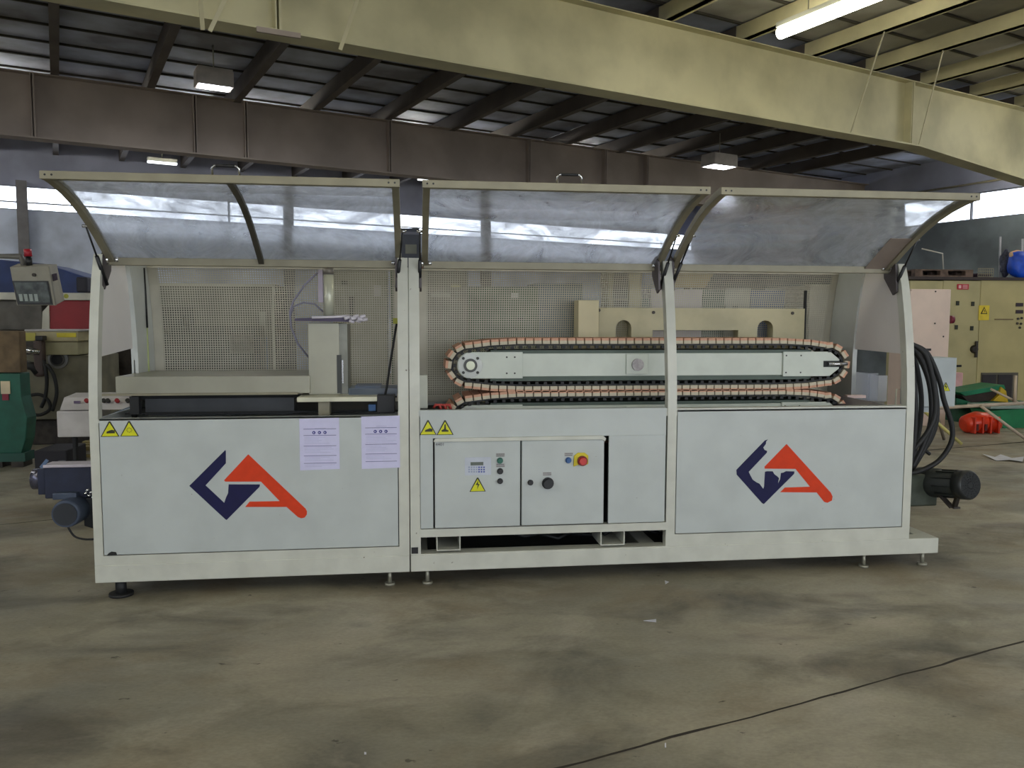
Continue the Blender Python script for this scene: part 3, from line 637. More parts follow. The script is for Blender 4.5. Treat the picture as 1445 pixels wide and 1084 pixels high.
# ------------------------------------------------------------------ cutting station interior
def plane_box(par, name, x0, y0, x1, y1, Y, dep_, m_, bevel=.0, lab=None):
    xm, ym = (x0+x1)/2, (y0+y1)/2
    m = MB(); m.box(atY(x0, ym, Y).x, atY(x1, ym, Y).x, Y, Y+dep_, atY(xm, y1, Y).z, atY(xm, y0, Y).z); o = m.build(name, m_, par, bevel)
    if lab: o['label'] = lab
    return o
plane_box(cut, 'saw_table', 163, 531, 437, 556, .30, .58, steel, .003)
plane_box(cut, 'table_rail', 140, 555, 420, 558, .28, .03, alu)
plane_box(cut, 'saw_rail', 205, 562, 415, 585, .42, .10, mat('rail_dark', (74, 76, 78), .5, .3))
m = MB(); a = atY(436, 557, .34); b = atY(478, 456, .34)
m.box(a.x, b.x, .34, .62, a.z, b.z); col = m.build('saw_column', steel, cut, .003); col['label'] = 'upright stainless box'
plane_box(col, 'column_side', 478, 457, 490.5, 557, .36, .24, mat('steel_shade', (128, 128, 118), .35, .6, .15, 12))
plane_box(col, 'column_slot', 475.5, 501, 482, 555, .335, .01, mat('slot_dark', (62, 64, 62), .5))
plane_box(col, 'slot_rod', 482.5, 508, 484.5, 541, .332, .01, chrome)
p0 = atY(416, 453, .28); p1 = atY(503, 447.5, .28)
m = MB(); m.xz([(p0.x, p0.z), (p0.x+.30, p0.z-.004), (p1.x-.04, p1.z-.03), (p1.x, p1.z-.012), (p1.x-.02, p1.z+.008), (p0.x, p0.z+.014)], .28, .52); m.build('clamp_plate', mat('plate_purple', (78, 70, 92), .5, .3), cut)
m = MB()
for k in range(9): a = Vector((p1.x-.07+.013*k, .26+.012*(k % 3), p1.z-.01+.01*math.sin(k*2.1))); m.tube([a, a+Vector((.03, .01, .012*math.cos(k*1.7)))], .011, 7)
m.tube([(p0.x+.1, .27, p0.z+.02), (p0.x+.22, .27, p0.z+.024), (p1.x-.04, .28, p1.z+.006)], .008, 7)
m.build('plastic_wrap', mat('wrap_white', (224, 218, 226), .5), cut)
a = atY(464.5, 450, .42); b = atY(464.5, 376, .42)
m = MB(); m.tube([(a.x, .42, a.z), (a.x, .42, b.z-.05)], .030, 20); cyl = m.build('pneumatic_cylinder', mat('cylinder_ivory', (206, 206, 184), .35, .2), cut)
m = MB(); m.tube([(a.x, .42, b.z-.05), (a.x, .42, b.z-.005)], .032, 16); m.build('cylinder_cap', mat('cap_grey', (140, 136, 130), .4, .4), cyl)
m = MB(); m.box(a.x-.062, a.x-.034, .41, .44, a.z+.1, b.z-.02); m.build('cylinder_rail', mat('rail_lilac', (168, 158, 172), .5), cyl)
m = MB(); hp = [(448, 385), (430, 402), (414, 425), (409, 440), (411, 462), (420, 485), (436, 505)]
m.tube([atY(x, y, .45) for x, y in hp], .006, 8); m.tube([atY(x, y, .47) for x, y in ((456, 440), (444, 429), (428, 427), (414, 433), (410, 446))], .005, 8)
m.build('air_hose', mat('hose_lilac', (136, 134, 152), .5), cut)
plane_box(cut, 'outfeed_shelf', 419, 560.5, 532, 567, .16, .30, mat('shelf_cream', (214, 212, 188), .4), .002)
plane_box(cut, 'shelf_bracket', 449, 567, 465, 586, .22, .10, alu, .002)
plane_box(cut, 'shelf_box', 532, 558, 557, 583, .20, .20, black, .003)
plane_box(cut, 'terminal_block', 520, 571, 530, 580, .20, .05, mat('terminal_blue', (48, 92, 140), .5))
plane_box(cut, 'acrylic_guard', 492, 548, 560, 559, .30, .25, bacrylic, .002); plane_box(cut, 'acrylic_guard', 501, 544.5, 537, 548, .34, .2, bacrylic, .002)
plane_box(cut, 'shadow_strip', 190, 557, 560, 563, .44, .02, dark)  # dark strip standing in for the shadow below the saw table
m = MB(); m.tube([atY(x, y, .25) for x, y in ((560, 455), (556, 480), (551, 510), (546, 545), (542, 565), (534, 583))], .007, 8); m.build('hanging_cable', rubber, cut)
m = MB(); m.box(atY(557, 452, .25).x-.01, atY(561, 452, .25).x+.015, .24, .27, atY(560, 457, .25).z, atY(560, 449, .25).z); m.build('cable_tie', mat('tie_yellowgreen', (170, 172, 60), .5), cut)
plane_box(cut, 'safety_switch', 183, 585, 196, 560, .3, .05, rubber)
m = MB(); m.tube([atY(190, 556, .4), atY(187, 572, .4), atY(190, 590, .4)], .016, 8); m.build('strut_arm', rubber, cut)
# saw hand wheel seen in the left opening, label on column side
plane_box(cut, 'document_plate', 252, 446, 270, 464, 1.2, .01, mat('tag_white', (214, 216, 210), .5)) if False else None
# ------------------------------------------------------------------ haul-off interior
YT = .30; DW = .34
def loop(cx0, cx1, zc_, ht, hb, rend):
    """closed belt line: list of (x,z) with flat runs and drooping ends"""
    pts = []
    n = 14
    top = [(cx0+rend*.9, zc_+ht*.80), (cx0+.24, zc_+ht*.93), (cx0+.42, zc_+ht), (cx1-.42, zc_+ht), (cx1-.24, zc_+ht*.93), (cx1-rend*.9, zc_+ht*.78)]
    for k in range(1, n): a = PI/2-PI*k/n; top.append((cx1-rend+rend*math.cos(a)*1.0, zc_+rend*.98*math.sin(a)*.9))
    bot = [(cx1-rend*.9, zc_-hb*.80), (cx1-.26, zc_-hb*.94), (cx1-.45, zc_-hb), (cx0+.45, zc_-hb), (cx0+.26, zc_-hb*.94), (cx0+rend*.9, zc_-hb*.80)]
    for k in range(1, n): a = -PI/2-PI*k/n; bot.append((cx0+rend+rend*math.cos(a), zc_+rend*.98*math.sin(a)*.9))
    return top+bot
def resample(P, N):
    P = [Vector((x, 0, z)) for x, z in P]; n = len(P); seg = [(P[(i+1) % n]-P[i]).length for i in range(n)]; tot = sum(seg); out = []
    for k in range(N):
        d = tot*k/N; i = 0
        while d > seg[i]: d -= seg[i]; i += 1
        a, c = P[i], P[(i+1) % n]; out.append((a.lerp(c, d/seg[i]), (c-a).normalized()))
    return out, tot
pad_t = None
def track(zc_, name_lab):
    cx0, cx1 = .262, 2.815; pts = loop(cx0, cx1, zc_, .128, .128, .118)
    N = 100; R, tot = resample(pts, N); pit = tot/N
    chain = MB(); PP = [Vector((x, 0, z)) for x, z in pts]; n = len(PP)
    for i in range(n):
        a, c = PP[i], PP[(i+1) % n]; chain.bar((a.x, YT+DW/2, a.z), (c.x, YT+DW/2, c.z), DW-.04, .014, up=(0, 0, 1))
    T_ = chain.build('caterpillar_track', rubber, haul); T_['label'] = name_lab
    lug = MB()
    for k, (p, t) in enumerate(R):
        nrm = Vector((t.z, 0, -t.x)) * -1
        c = p - nrm*(-.0)  # inner side dark studs
        ins = p - nrm*.016
        lug.bar(Vector((ins.x, YT+.01, ins.z))-t*.010, Vector((ins.x, YT+.01, ins.z))+t*.010, .02, .016, up=(0, 0, 1))
    lug.build('chain_link', rubber, T_)
    global pad_t
    if pad_t is None:
        w = pit*.435
        a = MB(); a.box(-w, w, 0, DW, .0245, .0395); pr_ = a.build('track_pad', padp, None)
        b_ = MB(); b_.box(-w, w, -.001, DW, .004, .0243); bl = b_.build('pad_base', padb, None); bpy.data.objects.remove(bl) if False else None
        pad_t = (pr_.data, bl.data); bpy.data.objects.remove(pr_); bpy.data.objects.remove(bl)
        # one pad mesh with two materials
        bm = bmesh.new(); bm.from_mesh(pad_t[0]); 
        for f in bm.faces: f.material_index = 0
        nf = len(bm.faces); bm.from_mesh(pad_t[1]); bm.faces.ensure_lookup_table()
        for f in list(bm.faces)[nf:]: f.material_index = 1
        me = bpy.data.meshes.new('track_pad'); bm.to_mesh(me); bm.free(); me.materials.append(padp); me.materials.append(padb); pad_t = me
    for k, (p, t) in enumerate(R):
        o = bpy.data.objects.new('track_pad', pad_t); C.objects.link(o); o.parent = T_
        nrm = Vector((-t.z, 0, t.x))
        o.matrix_local = Matrix(((t.x, 0, nrm.x, p.x), (0, 1, 0, YT), (t.z, 0, nrm.z, p.z), (0, 0, 0, 1)))
    # body
    Y0 = YT+.02
    b = MB(); b.box(.42, 2.62, Y0, Y0+.26, zc_-.072, zc_+.072); body = b.build('track_body', pale_green, haul, .003)
    b = MB(); b.box(.38, .84-.145, Y0-.012, Y0, zc_-.08, zc_+.082)
    x0_ = .375
    b = MB(); ring = [(x0_+.082*math.cos(a), zc_+.082*math.sin(a)) for a in [PI/2+PI*k/12 for k in range(13)]]; b.xz([(.70, zc_-.082), (.70, zc_+.082)]+ring, Y0-.012, Y0); b.build('end_plate', pale_green, body, .002)
    b = MB(); b.disc((x0_, Y0-.012, zc_), (0, -1, 0), .075, .006, 32); b.build('bearing_flange', mat('flange_grey', (190, 192, 186), .4, .2), body)
    b = MB(); b.disc((x0_, Y0-.018, zc_), (0, -1, 0), .042, .008, 28); b.build('bearing_cap', mat('bearing_dark', (66, 66, 64), .4, .4), body)
    b = MB(); b.disc((x0_, Y0-.026, zc_), (0, -1, 0), .027, .004, 24); b.build('shaft_end', mat('shaft_grey', (170, 172, 150), .3, .5), body)
    b = MB()
    for a in (PI/4, 3*PI/4, 5*PI/4, 7*PI/4): b.disc((x0_+.062*math.cos(a), Y0-.018, zc_+.062*math.sin(a)), (0, -1, 0), .009, .006, 10)
    for x, z in ((.60, .05), (.65, .05), (.60, -.05), (.65, -.05), (2.42, .055), (2.52, .055), (2.42, -.055), (2.52, -.055)): b.disc((x, Y0-.012, zc_+z), (0, -1, 0), .0055, .003, 8)
    b.build('bolts', mat('bolt_dark', (60, 60, 58), .5, .5), body)
    b = MB(); b.xz([(2.40, zc_-.08), (2.72, zc_-.08), (2.785, zc_-.03), (2.785, zc_+.03), (2.72, zc_+.08), (2.40, zc_+.08)], Y0-.014, Y0); ep = b.build('end_plate', pale_green, body, .002)
    b = MB(); b.box(2.675, 2.79, Y0-.018, Y0-.0141, zc_-.020, zc_+.020); b.build('adjuster_slot', dark, body)
    b = MB(); b.tube([(2.70, Y0-.03, zc_), (2.83, Y0-.03, zc_)], .012, 10); b.build('adjuster_screw', chrome, body)
    b = MB(); b.box(1.36, 1.50, Y0-.012, Y0, zc_-.06, zc_+.066); b.build('centre_plate', pale_green, body, .002)
    b = MB(); b.disc((1.432, Y0-.012, zc_), (0, -1, 0), .038, .012, 28); b.build('round_knob', mat('knob_steel', (176, 170, 170), .5, .3, .25, 30), body)
    b = MB(); b.box(.5, 2.6, Y0+.005, Y0+.25, zc_-.10, zc_-.072); b.box(.5, 2.6, Y0+.005, Y0+.25, zc_+.072, zc_+.092); b.build('slide_rail', mat('rail_green', (70, 86, 74), .5), body)
track(1.276, 'upper belt loop of pinkish pads'); track(.948, 'lower belt loop of pinkish pads, mostly hidden by the panel')
# crossbeam with arched openings
Yb = .74
m = MB(); bt = [atY(x, y, Yb) for x, y in ((845, 435), (1135, 437), (1135, 520), (845, 520))]
beam = None
def arch(x0, x1, ytop, ybot=520):
    r_ = (x1-x0)/2; cx = (x0+x1)/2; pts = [(x0, ybot)]+[(cx-r_*math.cos(a*PI/8), ytop+r_-r_*math.sin(a*PI/8)) for a in range(9)]+[(x1, ybot)]
    return pts
out = [(845, 435)] + [(1135, 436), (1135, 520)] + arch(1069, 1091, 452, 482)[::-1] + [(1069, 482), (1042, 482), (1042, 466), (921, 466), (921, 482)] + arch(869, 891, 452, 482)[::-1] + [(869, 520), (845, 520)]
P = [atY(x, y, Yb) for x, y in out]; m = MB()
# build the beam from vertical slabs so that the openings stay open
zq = lambda y: atY(990, y, Yb).z
def slab(x0, x1, yt, yb): m.box(atY(x0, 460, Yb).x, atY(x1, 460, Yb).x, Yb, Yb+.09, zq(yb), zq(yt))
slab(845, 869, 435, 495); slab(891, 921, 435, 495); slab(921, 1042, 435, 466); slab(1042, 1069, 435, 495); slab(1091, 1135, 435, 495); slab(921, 1042, 478.5, 495)
for x0, x1 in ((869, 891), (1069, 1091)):
    pts = [(x0, 435), (x1, 435), (x1, 463)] + [((x0+x1)/2+11*math.cos(a*PI/8), 463-11*math.sin(a*PI/8)) for a in range(1, 8)] + [(x0, 463)]
    m.xz([(atY(x, 460, Yb).x, zq(y)) for x, y in pts], Yb, Yb+.09)
m.b.normal_update(); bmesh.ops.triangulate(m.b, faces=[f for f in m.b.faces if len(f.verts) > 4])
m.build('crossbeam', beige, haul)
plane_box(haul, 'beam_pillar', 816, 424, 845, 500, .70, .15, mat('pillar_cream', (204, 194, 156), .5, 0, .06, 5), .003)
plane_box(haul, 'beam_stay', 1135, 410, 1137.5, 500, .78, .02, dark)
for x, y in ((845, 438), (1118, 442), (922, 441)): 
    p = atY(x, y, Yb); m = MB(); m.disc((p.x, Yb, p.z), (0, -1, 0), .011, .008, 12); m.build('beam_bolt', darkmetal, haul)
plane_box(haul, 'guide_post', 591, 529, 603.5, 577, .15, .05, mat('guide_ivory', (196, 198, 184), .4), .006)
m = MB()
for k in range(3): 
    p = atY(612+k*7, 576, .2+.03*k); m.tube([p, p+Vector((.012, 0, .02)), p+Vector((.035, 0, .018)), p+Vector((.045, 0, -.012))], .009, 8)
m.build('red_hose', mat('hose_red', (196, 74, 66), .5), haul)
plane_box(haul, 'sensor_strip', 1180, 1, 1181, 2, .5, .01, dark) if False else None
# right end: dark tray, acrylic guards, white bracket
m = MB(); m.prism([atY(1184, 558, .42), atY(1232, 567, .38), atY(1279, 578, .20), atY(1184, 580, .20)], (0, .16, 0)); m.build('outfeed_tray', mat('tray_dark', (74, 66, 70), .5), haul)
plane_box(haul, 'tray_edge', 1196, 558, 1222, 562, .44, .05, mat('tray_pink', (222, 196, 188), .5))
plane_box(haul, 'acrylic_guard', 1224, 527, 1239, 566, .50, .20, acrylic, .002); plane_box(haul, 'acrylic_guard', 1239, 530, 1252, 567, .40, .2, acrylic, .002)
m = MB(); m.tube([atY(1263, 580, .12), atY(1265, 549, .12), atY(1276, 549, .12), atY(1276, 577, .12)], .005, 8); m.build('wire_bracket', mat('bracket_white', (214, 212, 196), .5), haul)
plane_box(haul, 'inner_sheet', 1258, 400, 1264, 576, .10, .004, white) if False else None
# grey warning box behind the right end, fixed to the back of the frame
jb = plane_box(haul, 'junction_box', 1296, 505, 1349, 574, .98, .22, greycab, .004)
triangle(1334.5, 546, .075, jb, 'bolt', .978)
m = MB(); a = atY(1322, 574, 1.05); m.box(3.10, a.x, 1.04, 1.08, a.z-.04, a.z-.001); m.build('box_bracket', greycab, haul)

# hose bundle at the right end
m = MB()
hb = thing('hose_bundle', 'thick bundle of black hoses looping down at the right end of the machine', 'hose', (3.16, .4, .6))
ends = [((1284, 484), (1305, 500), (1317, 540), (1320, 580), (1310, 608), (1288, 636)), ((1285, 488), (1300, 510), (1312, 545), (1314, 590), (1304, 625), (1287, 660)),
        ((1284, 494), (1294, 520), (1300, 560), (1298, 600), (1290, 640), (1284, 672)), ((1285, 490), (1310, 512), (1320, 550), (1322, 590), (1312, 622), (1288, 655)),
        ((1284, 502), (1290, 540), (1292, 580), (1290, 620), (1284, 660)), ((1286, 486), (1308, 498), (1325, 535), (1332, 565), (1343, 600), (1342, 625), (1325, 650), (1300, 664), (1284, 668)),
        ((1286, 492), (1304, 515), (1318, 555), (1318, 595), (1306, 630), (1286, 664)), ((1293, 625), (1302, 633), (1312, 641))]
def smooth_pts(P, n=6):
    P = [P[0]]+list(P)+[P[-1]]; out = []
    for i in range(1, len(P)-2):
        for k in range(n):
            t = k/n; a, b, c, d = P[i-1], P[i], P[i+1], P[i+2]
            out.append(.5*((2*b)+(-a+c)*t+(2*a-5*b+4*c-d)*t*t+(-a+3*b-3*c+d)*t*t*t))
    out.append(P[-2]); return out
for i, e in enumerate(ends):
    yy = .30+.09*(i % 4)
    m = MB(); m.tube(smooth_pts([atY(x, y, yy) for x, y in e]), .012 if i == 7 else .0165, 10); m.build('hose', rubber, hb)
# drive motor at right end
gm = thing('gear_motor', 'dark grey gear motor sticking out low at the right end of the machine', 'motor', (3.2, .4, .4))
A0 = atY(1300, 680, .55); A1 = atY(1358, 684, .22); ax = (A1-A0).normalized()
m = MB(); m.tube([A0, A0.lerp(A1, .45), A0.lerp(A1, .47), A1], [.105, .10, .085, .088], 24); m.build('motor_body', mat('motor_black', (44, 48, 46), .5, .2, .2, 14), gm)
m = MB(); m.tube([A1-ax*.01, A1+ax*.05, A1+ax*.065], [.098, .098, .085], 28); cowl = m.build('fan_cowl', mat('cowl_black', (50, 52, 52), .35, .3), gm)
m = MB()
for k in range(4):
    for a in range(16):
        d1_ = ax.orthogonal().normalized(); d2_ = ax.cross(d1_); an = a*PI/8
        p = A1+ax*.066+(d1_*math.cos(an)+d2_*math.sin(an))*(.02+.017*k); m.bar(p, p+(d1_*math.cos(an)+d2_*math.sin(an))*.009, .006, .003, up=ax)
m.build('cowl_grille', black, cowl)
m = MB()
for k in range(10):
    a = k*2*PI/10; d1_ = ax.orthogonal().normalized(); d2_ = ax.cross(d1_); dd = d1_*math.cos(a)+d2_*math.sin(a); p = A0.lerp(A1, .5)+dd*.088; m.bar(p, A1+dd*.088-ax*.01, .004, .016, up=dd)
m.build('cooling_fin', MATS['motor_black'], gm)
g0 = atY(1300, 683, .5); m = MB(); m.box(3.102, g0.x+.07, .42, .62, g0.z-.14, g0.z+.08); m.build('gear_box', mat('gearbox_green', (70, 78, 66), .5, .2, .25, 12), gm, .012)
m = MB(); a = atY(1323, 694, .38); b = atY(1343, 716, .3); c = atY(1352, 698, .22); m.bar(a, b, .03, .012, up=(0, 1, 0)); m.bar(b, b+Vector((.045, 0, 0)), .05, .012); m.bar(b+Vector((.02, 0, 0)), c, .03, .02, up=(0, 1, 0)); m.build('motor_bracket', darkmetal, gm)
# drive unit at left end
dm = thing('drive_unit', 'dark blue drive housing with a round motor at the left end of the machine', 'motor', (-1.95, .4, .3))
a = atY(66, 704, .25); b = atY(133, 659, .25)
m = MB(); m.box(a.x-.01, -1.742, .25, .42, a.z, b.z); m.build('drive_housing', navyblue, dm, .006)
m = MB(); m.box(a.x-.01, -1.742, .24, .36, b.z+.001, b.z+.018); m.build('housing_lid', mat('lid_pale', (190, 182, 190), .5), dm, .003)
c = atY(60, 678, .35); m = MB(); m.box(a.x-.055, a.x-.012, .27, .56, a.z+.02, b.z-.01); m.build('end_bracket', navyblue, dm, .004)
m = MB(); m.tube([(a.x-.056, .40, c.z), (a.x-.13, .40, c.z)], .062, 22); m.build('end_drum', mat('drum_grey', (110, 110, 128), .25, .7), dm)
p = atY(58, 660, .25); m = MB(); m.bar(p, atY(67, 649, .25), .018, .008, up=(0, 1, 0)); m.build('lever', mat('lever_blue', (90, 110, 140), .5), dm)
mc = atY(92, 726, .12); mb = atY(98, 722, .45)
m = MB(); m.tube([mc, mc+Vector((.0, .02, 0)), Vector((mc.x+.02, .36, mc.z+.005))], [.074, .08, .08], 28); m.build('motor_body', mat('motor_slate', (74, 84, 102), .45, .2, .15, 14), dm)
m = MB(); m.disc((mc.x, .1195, mc.z), (0, -1, 0), .064, .004, 28); m.build('fan_cover', mat('cover_dark', (42, 46, 52), .5), dm)
m = MB(); m.box(mc.x-.10, mc.x+.03, .2, .32, mc.z+.066, mc.z+.105); m.build('terminal_box', MATS['motor_slate'], dm, .006)
m = MB(); m.xz([(mc.x+.05, mc.z-.1), (mc.x+.12, mc.z-.125), (-1.742, mc.z-.13), (-1.742, a.z), (mc.x+.05, a.z)], .24, .58); m.build('gear_casing', mat('casing_dark', (30, 34, 38), .5, .1), dm, .006)
m = MB(); m.tube(smooth_pts([atY(x, y, .2) for x, y in ((94, 740), (104, 756), (118, 761), (134, 761))]), .006, 8); m.build('motor_cable', rubber, dm)
m = MB()
for k in range(6): p = atY(118+k*2.5, 698+k*1.5-(k % 2)*6, .235); m.tube([p, p+Vector((.02, 0, .012))], .006, 7)
m.build('fitting', chrome, dm)

# ------------------------------------------------------------------ papers taped on the left panel
def sheet(x0, y0, x1, y1, lab, blobs, tilt=0.):
    Yp = -.0035; a = atY(x0, y1, Yp); b = atY(x1, y0, Yp)
    g = thing('notice_sheet', lab, 'paper', ((a.x+b.x)/2, Yp, a.z), None)
    m = MB(); m.xz([(a.x, a.z), (b.x, a.z+.004), (b.x, b.z+.004), (a.x, b.z)], Yp, Yp+.0008); m.build('paper', paper_m, g)
    w = b.x-a.x; h = b.z-a.z; m = MB(); y0_, y1_ = Yp-.0006, Yp-.0001
    def line(f, x0f=.10, x1f=.92, th=.0028): z = b.z-h*f; m.box(a.x+w*x0f, a.x+w*x1f, y0_, y1_, z-th/2, z+th/2)
    for f in blobs['rules']: line(f)
    m.build('printed_rule', ink, g)
    m = MB()
    line(.185, .38, .66, .0016)
    for f0, n_ in blobs['text']:
        for k in range(n_): line(f0+k*.03, .12, random.uniform(.45, .9), .0010)
    m.build('printed_text', mat('ink_faint', (158, 158, 194), .8), g)
    m = MB(); mw = MB()
    for fx in (.36, .50, .64):
        c = (a.x+w*fx, b.z-h*blobs['icon']); m.disc((c[0], Yp-.0001, c[1]), (0, -1, 0), .0092, .0006, 18); mw.box(c[0]-.004, c[0]+.002, Yp-.0012, Yp-.0008, c[1]-.003, c[1]+.003)
    m.build('printed_icon', inkb, g); mw.build('icon_mark', paper_m, g)
sheet(423.5, 590.5, 478.5, 664, 'left of two printed notices taped to the machine panel', dict(rules=(.20, .325, .53, .72, .865), text=((.36, 5), (.565, 4), (.75, 3), (.90, 2)), icon=.27))
sheet(510.5, 587.5, 564, 662, 'right notice taped to the machine panel, beside the centre seam', dict(rules=(.215, .335, .53, .715, .86), text=((.37, 5), (.565, 4), (.745, 3)), icon=.285))

# ------------------------------------------------------------------ background: left side
def wb(name, x0, y0, x1, y1, Y, dep_, m_, par=None, bevel=.01, floor=False, rz=0):
    """box whose front face stands on the plane y = Y and covers the given outline"""
    xm, ym = (x0+x1)/2, (y0+y1)/2; z1 = atY(xm, y0, Y).z; z0 = 0. if floor else atY(xm, y1, Y).z
    if floor: ym = min(ym, (y0+560)/2)
    m = MB(); m.box(atY(x0, ym, Y).x, atY(x1, ym, Y).x, Y, Y+dep_, z0, z1); return m.build(name, m_, par, bevel)
# green machine at far left
Yg = 4.3
g = thing('green_machine', 'green machine base with brown wooden box on top at the left edge', 'machine', (-4.9, Yg, 0))
p = [(-60, 527), (28, 527), (30, 560), (38, 590), (36, 620), (30, 640), (-60, 640)]
m = MB(); P = [atY(x, y, Yg) for x, y in p]; m.xz([(a.x, a.z) for a in P], Yg, Yg+.22); m.build('green_casing', greenm, g, .01)
P0 = atY(-60, 641, Yg); P1 = atY(35, 641, Yg); z0_ = atY(0, 652, Yg).z
m = MB(); m.box(P0.x, P1.x, Yg, Yg+.22, z0_, P0.z); m.build('green_skid', mat('skid_green', (40, 84, 74), .6), g)
m = MB(); 
for xx in (-40, -14, 16): 
    a = atY(xx, 655, Yg).x; m.box(a, a+.12, Yg, Yg+.2, 0, z0_)
m.build('skid_block', darkmetal, g)
wb('wooden_box', -60, 467, 28, 526, Yg, .15, mat('brown_box', (120, 100, 72), .7, 0, .3, 6), g)
wb('sticker', 1, 538, 14, 556, Yg-.012, .01, mat('sticker_cream', (222, 206, 172), .5), g, 0); wb('sticker', 3, 556, 12, 565, Yg-.012, .01, mat('sticker_maroon', (140, 40, 60), .5), g, 0)
# olive lathe-like machine
Yo = 5.7
g = thing('lathe_head', 'beige machine head with yellow labels and dark handles left of the white machine', 'machine', (-4.3, Yo, 0))
wb('head_casing', 34, 468, 110, 482, Yo-.1, .5, mat('olive_light', (178, 168, 130), .5, 0, .15, 5), g); wb('head_lower', 60, 482.5, 110, 501, Yo-.08, .5, mat('olive_mid', (160, 154, 120), .5, 0, .15, 5), g)
wb('head_top', 34, 465, 112, 467.8, Yo-.1, .5, mat('lathe_top', (188, 186, 186), .4), g)
wb('machine_body', 28, 501.5, 140, 592, Yo+.05, .7, mat('olive_body', (124, 120, 100), .6, 0, .25, 3), g, floor=False)
wb('machine_foot', 40, 592, 140, 640, Yo+.2, .5, darkmetal, g, floor=True)
wb('warning_label', 80, 470, 107, 476, Yo-.112, .01, mat('label_yellow', (216, 200, 40), .5), g, 0); wb('name_label', 35, 470, 50, 481, Yo-.112, .01, mat('label_olive', (184, 176, 80), .5), g, 0)
wb('dark_handle', 46, 480, 60, 532, Yo-.25, .12, mat('handle_brown', (82, 66, 62), .5), g, .03); wb('handle_cap', 49, 474, 60, 481, Yo-.26, .12, black, g, .01)
c = atY(35, 493, Yo-.3); m = MB(); m.tube([c, c+Vector((.14, .05, -.04))], .035, 14); m.build('chrome_spindle', chrome, g)
c = atY(37, 515, Yo-.2); m = MB(); m.tube([c, c+Vector((.08, .0, -.02)), c+Vector((.14, 0, -.1))], .055, 12); m.build('dark_coupling', rubber, g)
c = atY(83, 507, Yo+.04)
for r_, y_, mm in ((.115, 0, mat('flange_silver', (150, 150, 148), .3, .6)), (.082, .02, mat('flange_mid', (90, 88, 84), .4, .5)), (.062, .03, black)):
    m = MB(); m.disc((c.x, Yo+.04-y_, c.z), (0, -1, 0), r_, .03, 30); m.build('bore_flange', mm, g)
for i, pts in enumerate((((62, 508), (66, 535), (64, 560), (58, 575)), ((66, 514), (76, 530), (80, 555), (74, 580)), ((32, 530), (30, 555), (38, 578), (54, 586), (70, 578), (68, 565), (56, 557), (40, 560), (44, 572)))):
    m = MB(); m.tube(smooth_pts([atY(x, y, Yo-.25) for x, y in pts]), .022 if i < 2 else .02, 8); m.build('oil_hose', rubber, g)
# white control box with pallet
g = thing('control_box', 'white control box with sloped button top behind the left end of the machine', 'control box', (-2.8, 2.7, 0))
Yc = 2.7
wb('box_body', 80, 580, 135, 617, Yc, .35, mat('box_white', (208, 204, 202), .45), g)
P = [atY(84, 579, Yc), atY(230, 579, Yc)]
m = MB(); z1 = atY(84, 564, Yc).z; m.yz([(Yc, P[0].z), (Yc+.35, P[0].z), (Yc+.35, z1+.03), (Yc+.10, z1+.01)], P[0].x, P[1].x); m.build('sloped_top', MATS['box_white'], g, .004)
wb('box_stand', 100, 617, 106, 680, Yc+.15, .05, rubber, g, floor=True)
for x in (122, 146, 152, 165, 180):
    p = atY(x, 567, Yc+.02); m = MB(); m.disc((p.x, Yc+.04, p.z), (0, -1, .6), .018, .03, 14); m.build('panel_button', red if x in (122, 165) else black, g)
wb('label_plate', 104, 566, 113, 569.5, Yc+.03, .01, mat('plate_violet', (100, 84, 116), .5), g, 0)
m = MB(); P = [atY(x, y, 2.2) for x, y in ((141, 590), (190, 571), (205, 574))]; P += [Vector((P[2].x, 2.2, 0)), Vector((P[0].x, 2.2, 0))]; m.prism(P, (0, .2, 0)); tag(m.build('steel_cover', mat('cover_bluegrey', (112, 126, 138), .35, .4), None), 'blue-grey sloped steel cover behind the left end, above the panel', 'cover')
def pallet(x0, x1, Y, z, par_label, grp=None, m_=wood, w=1.1, dz=0):
    g = thing('wooden_pallet', par_label, 'pallet', (x0, Y, z), grp)
    L_ = x1-x0
    for k in range(3):
        for j in range(3):
            m = MB(); xx = x0+.0+(L_-.14)*k/2; yy = Y+(w-.1)*j/2; m.box(xx, xx+.14, yy, yy+.1, z+.022, z+.10); m.build('block', m_, g)
    for j in range(3): m = MB(); yy = Y+(w-.1)*j/2; m.box(x0, x1, yy, yy+.1, z, z+.0215); m.build('bottom_board', m_, g)
    for k in range(6): m = MB(); yy = Y+(w-.1)*k/5; m.box(x0, x1, yy, yy+.1, z+.1005, z+.122); m.build('top_board', m_, g)
    return g
a = atZ(96, 646, 0); pallet(a.x, a.x+1.0, a.y, 0, 'yellowish wooden pallet on the floor behind the left end of the machine')
wb('x', 50, 600, 95, 650, 3.6, .5, dark, None) if False else None
o = wb('dark_crate', 46, 636, 92, 650, 4.0, .5, mat('crate_dark', (38, 36, 44), .7), None, floor=True); tag(o, 'dark low crate in the gap left of the white control box', 'crate')
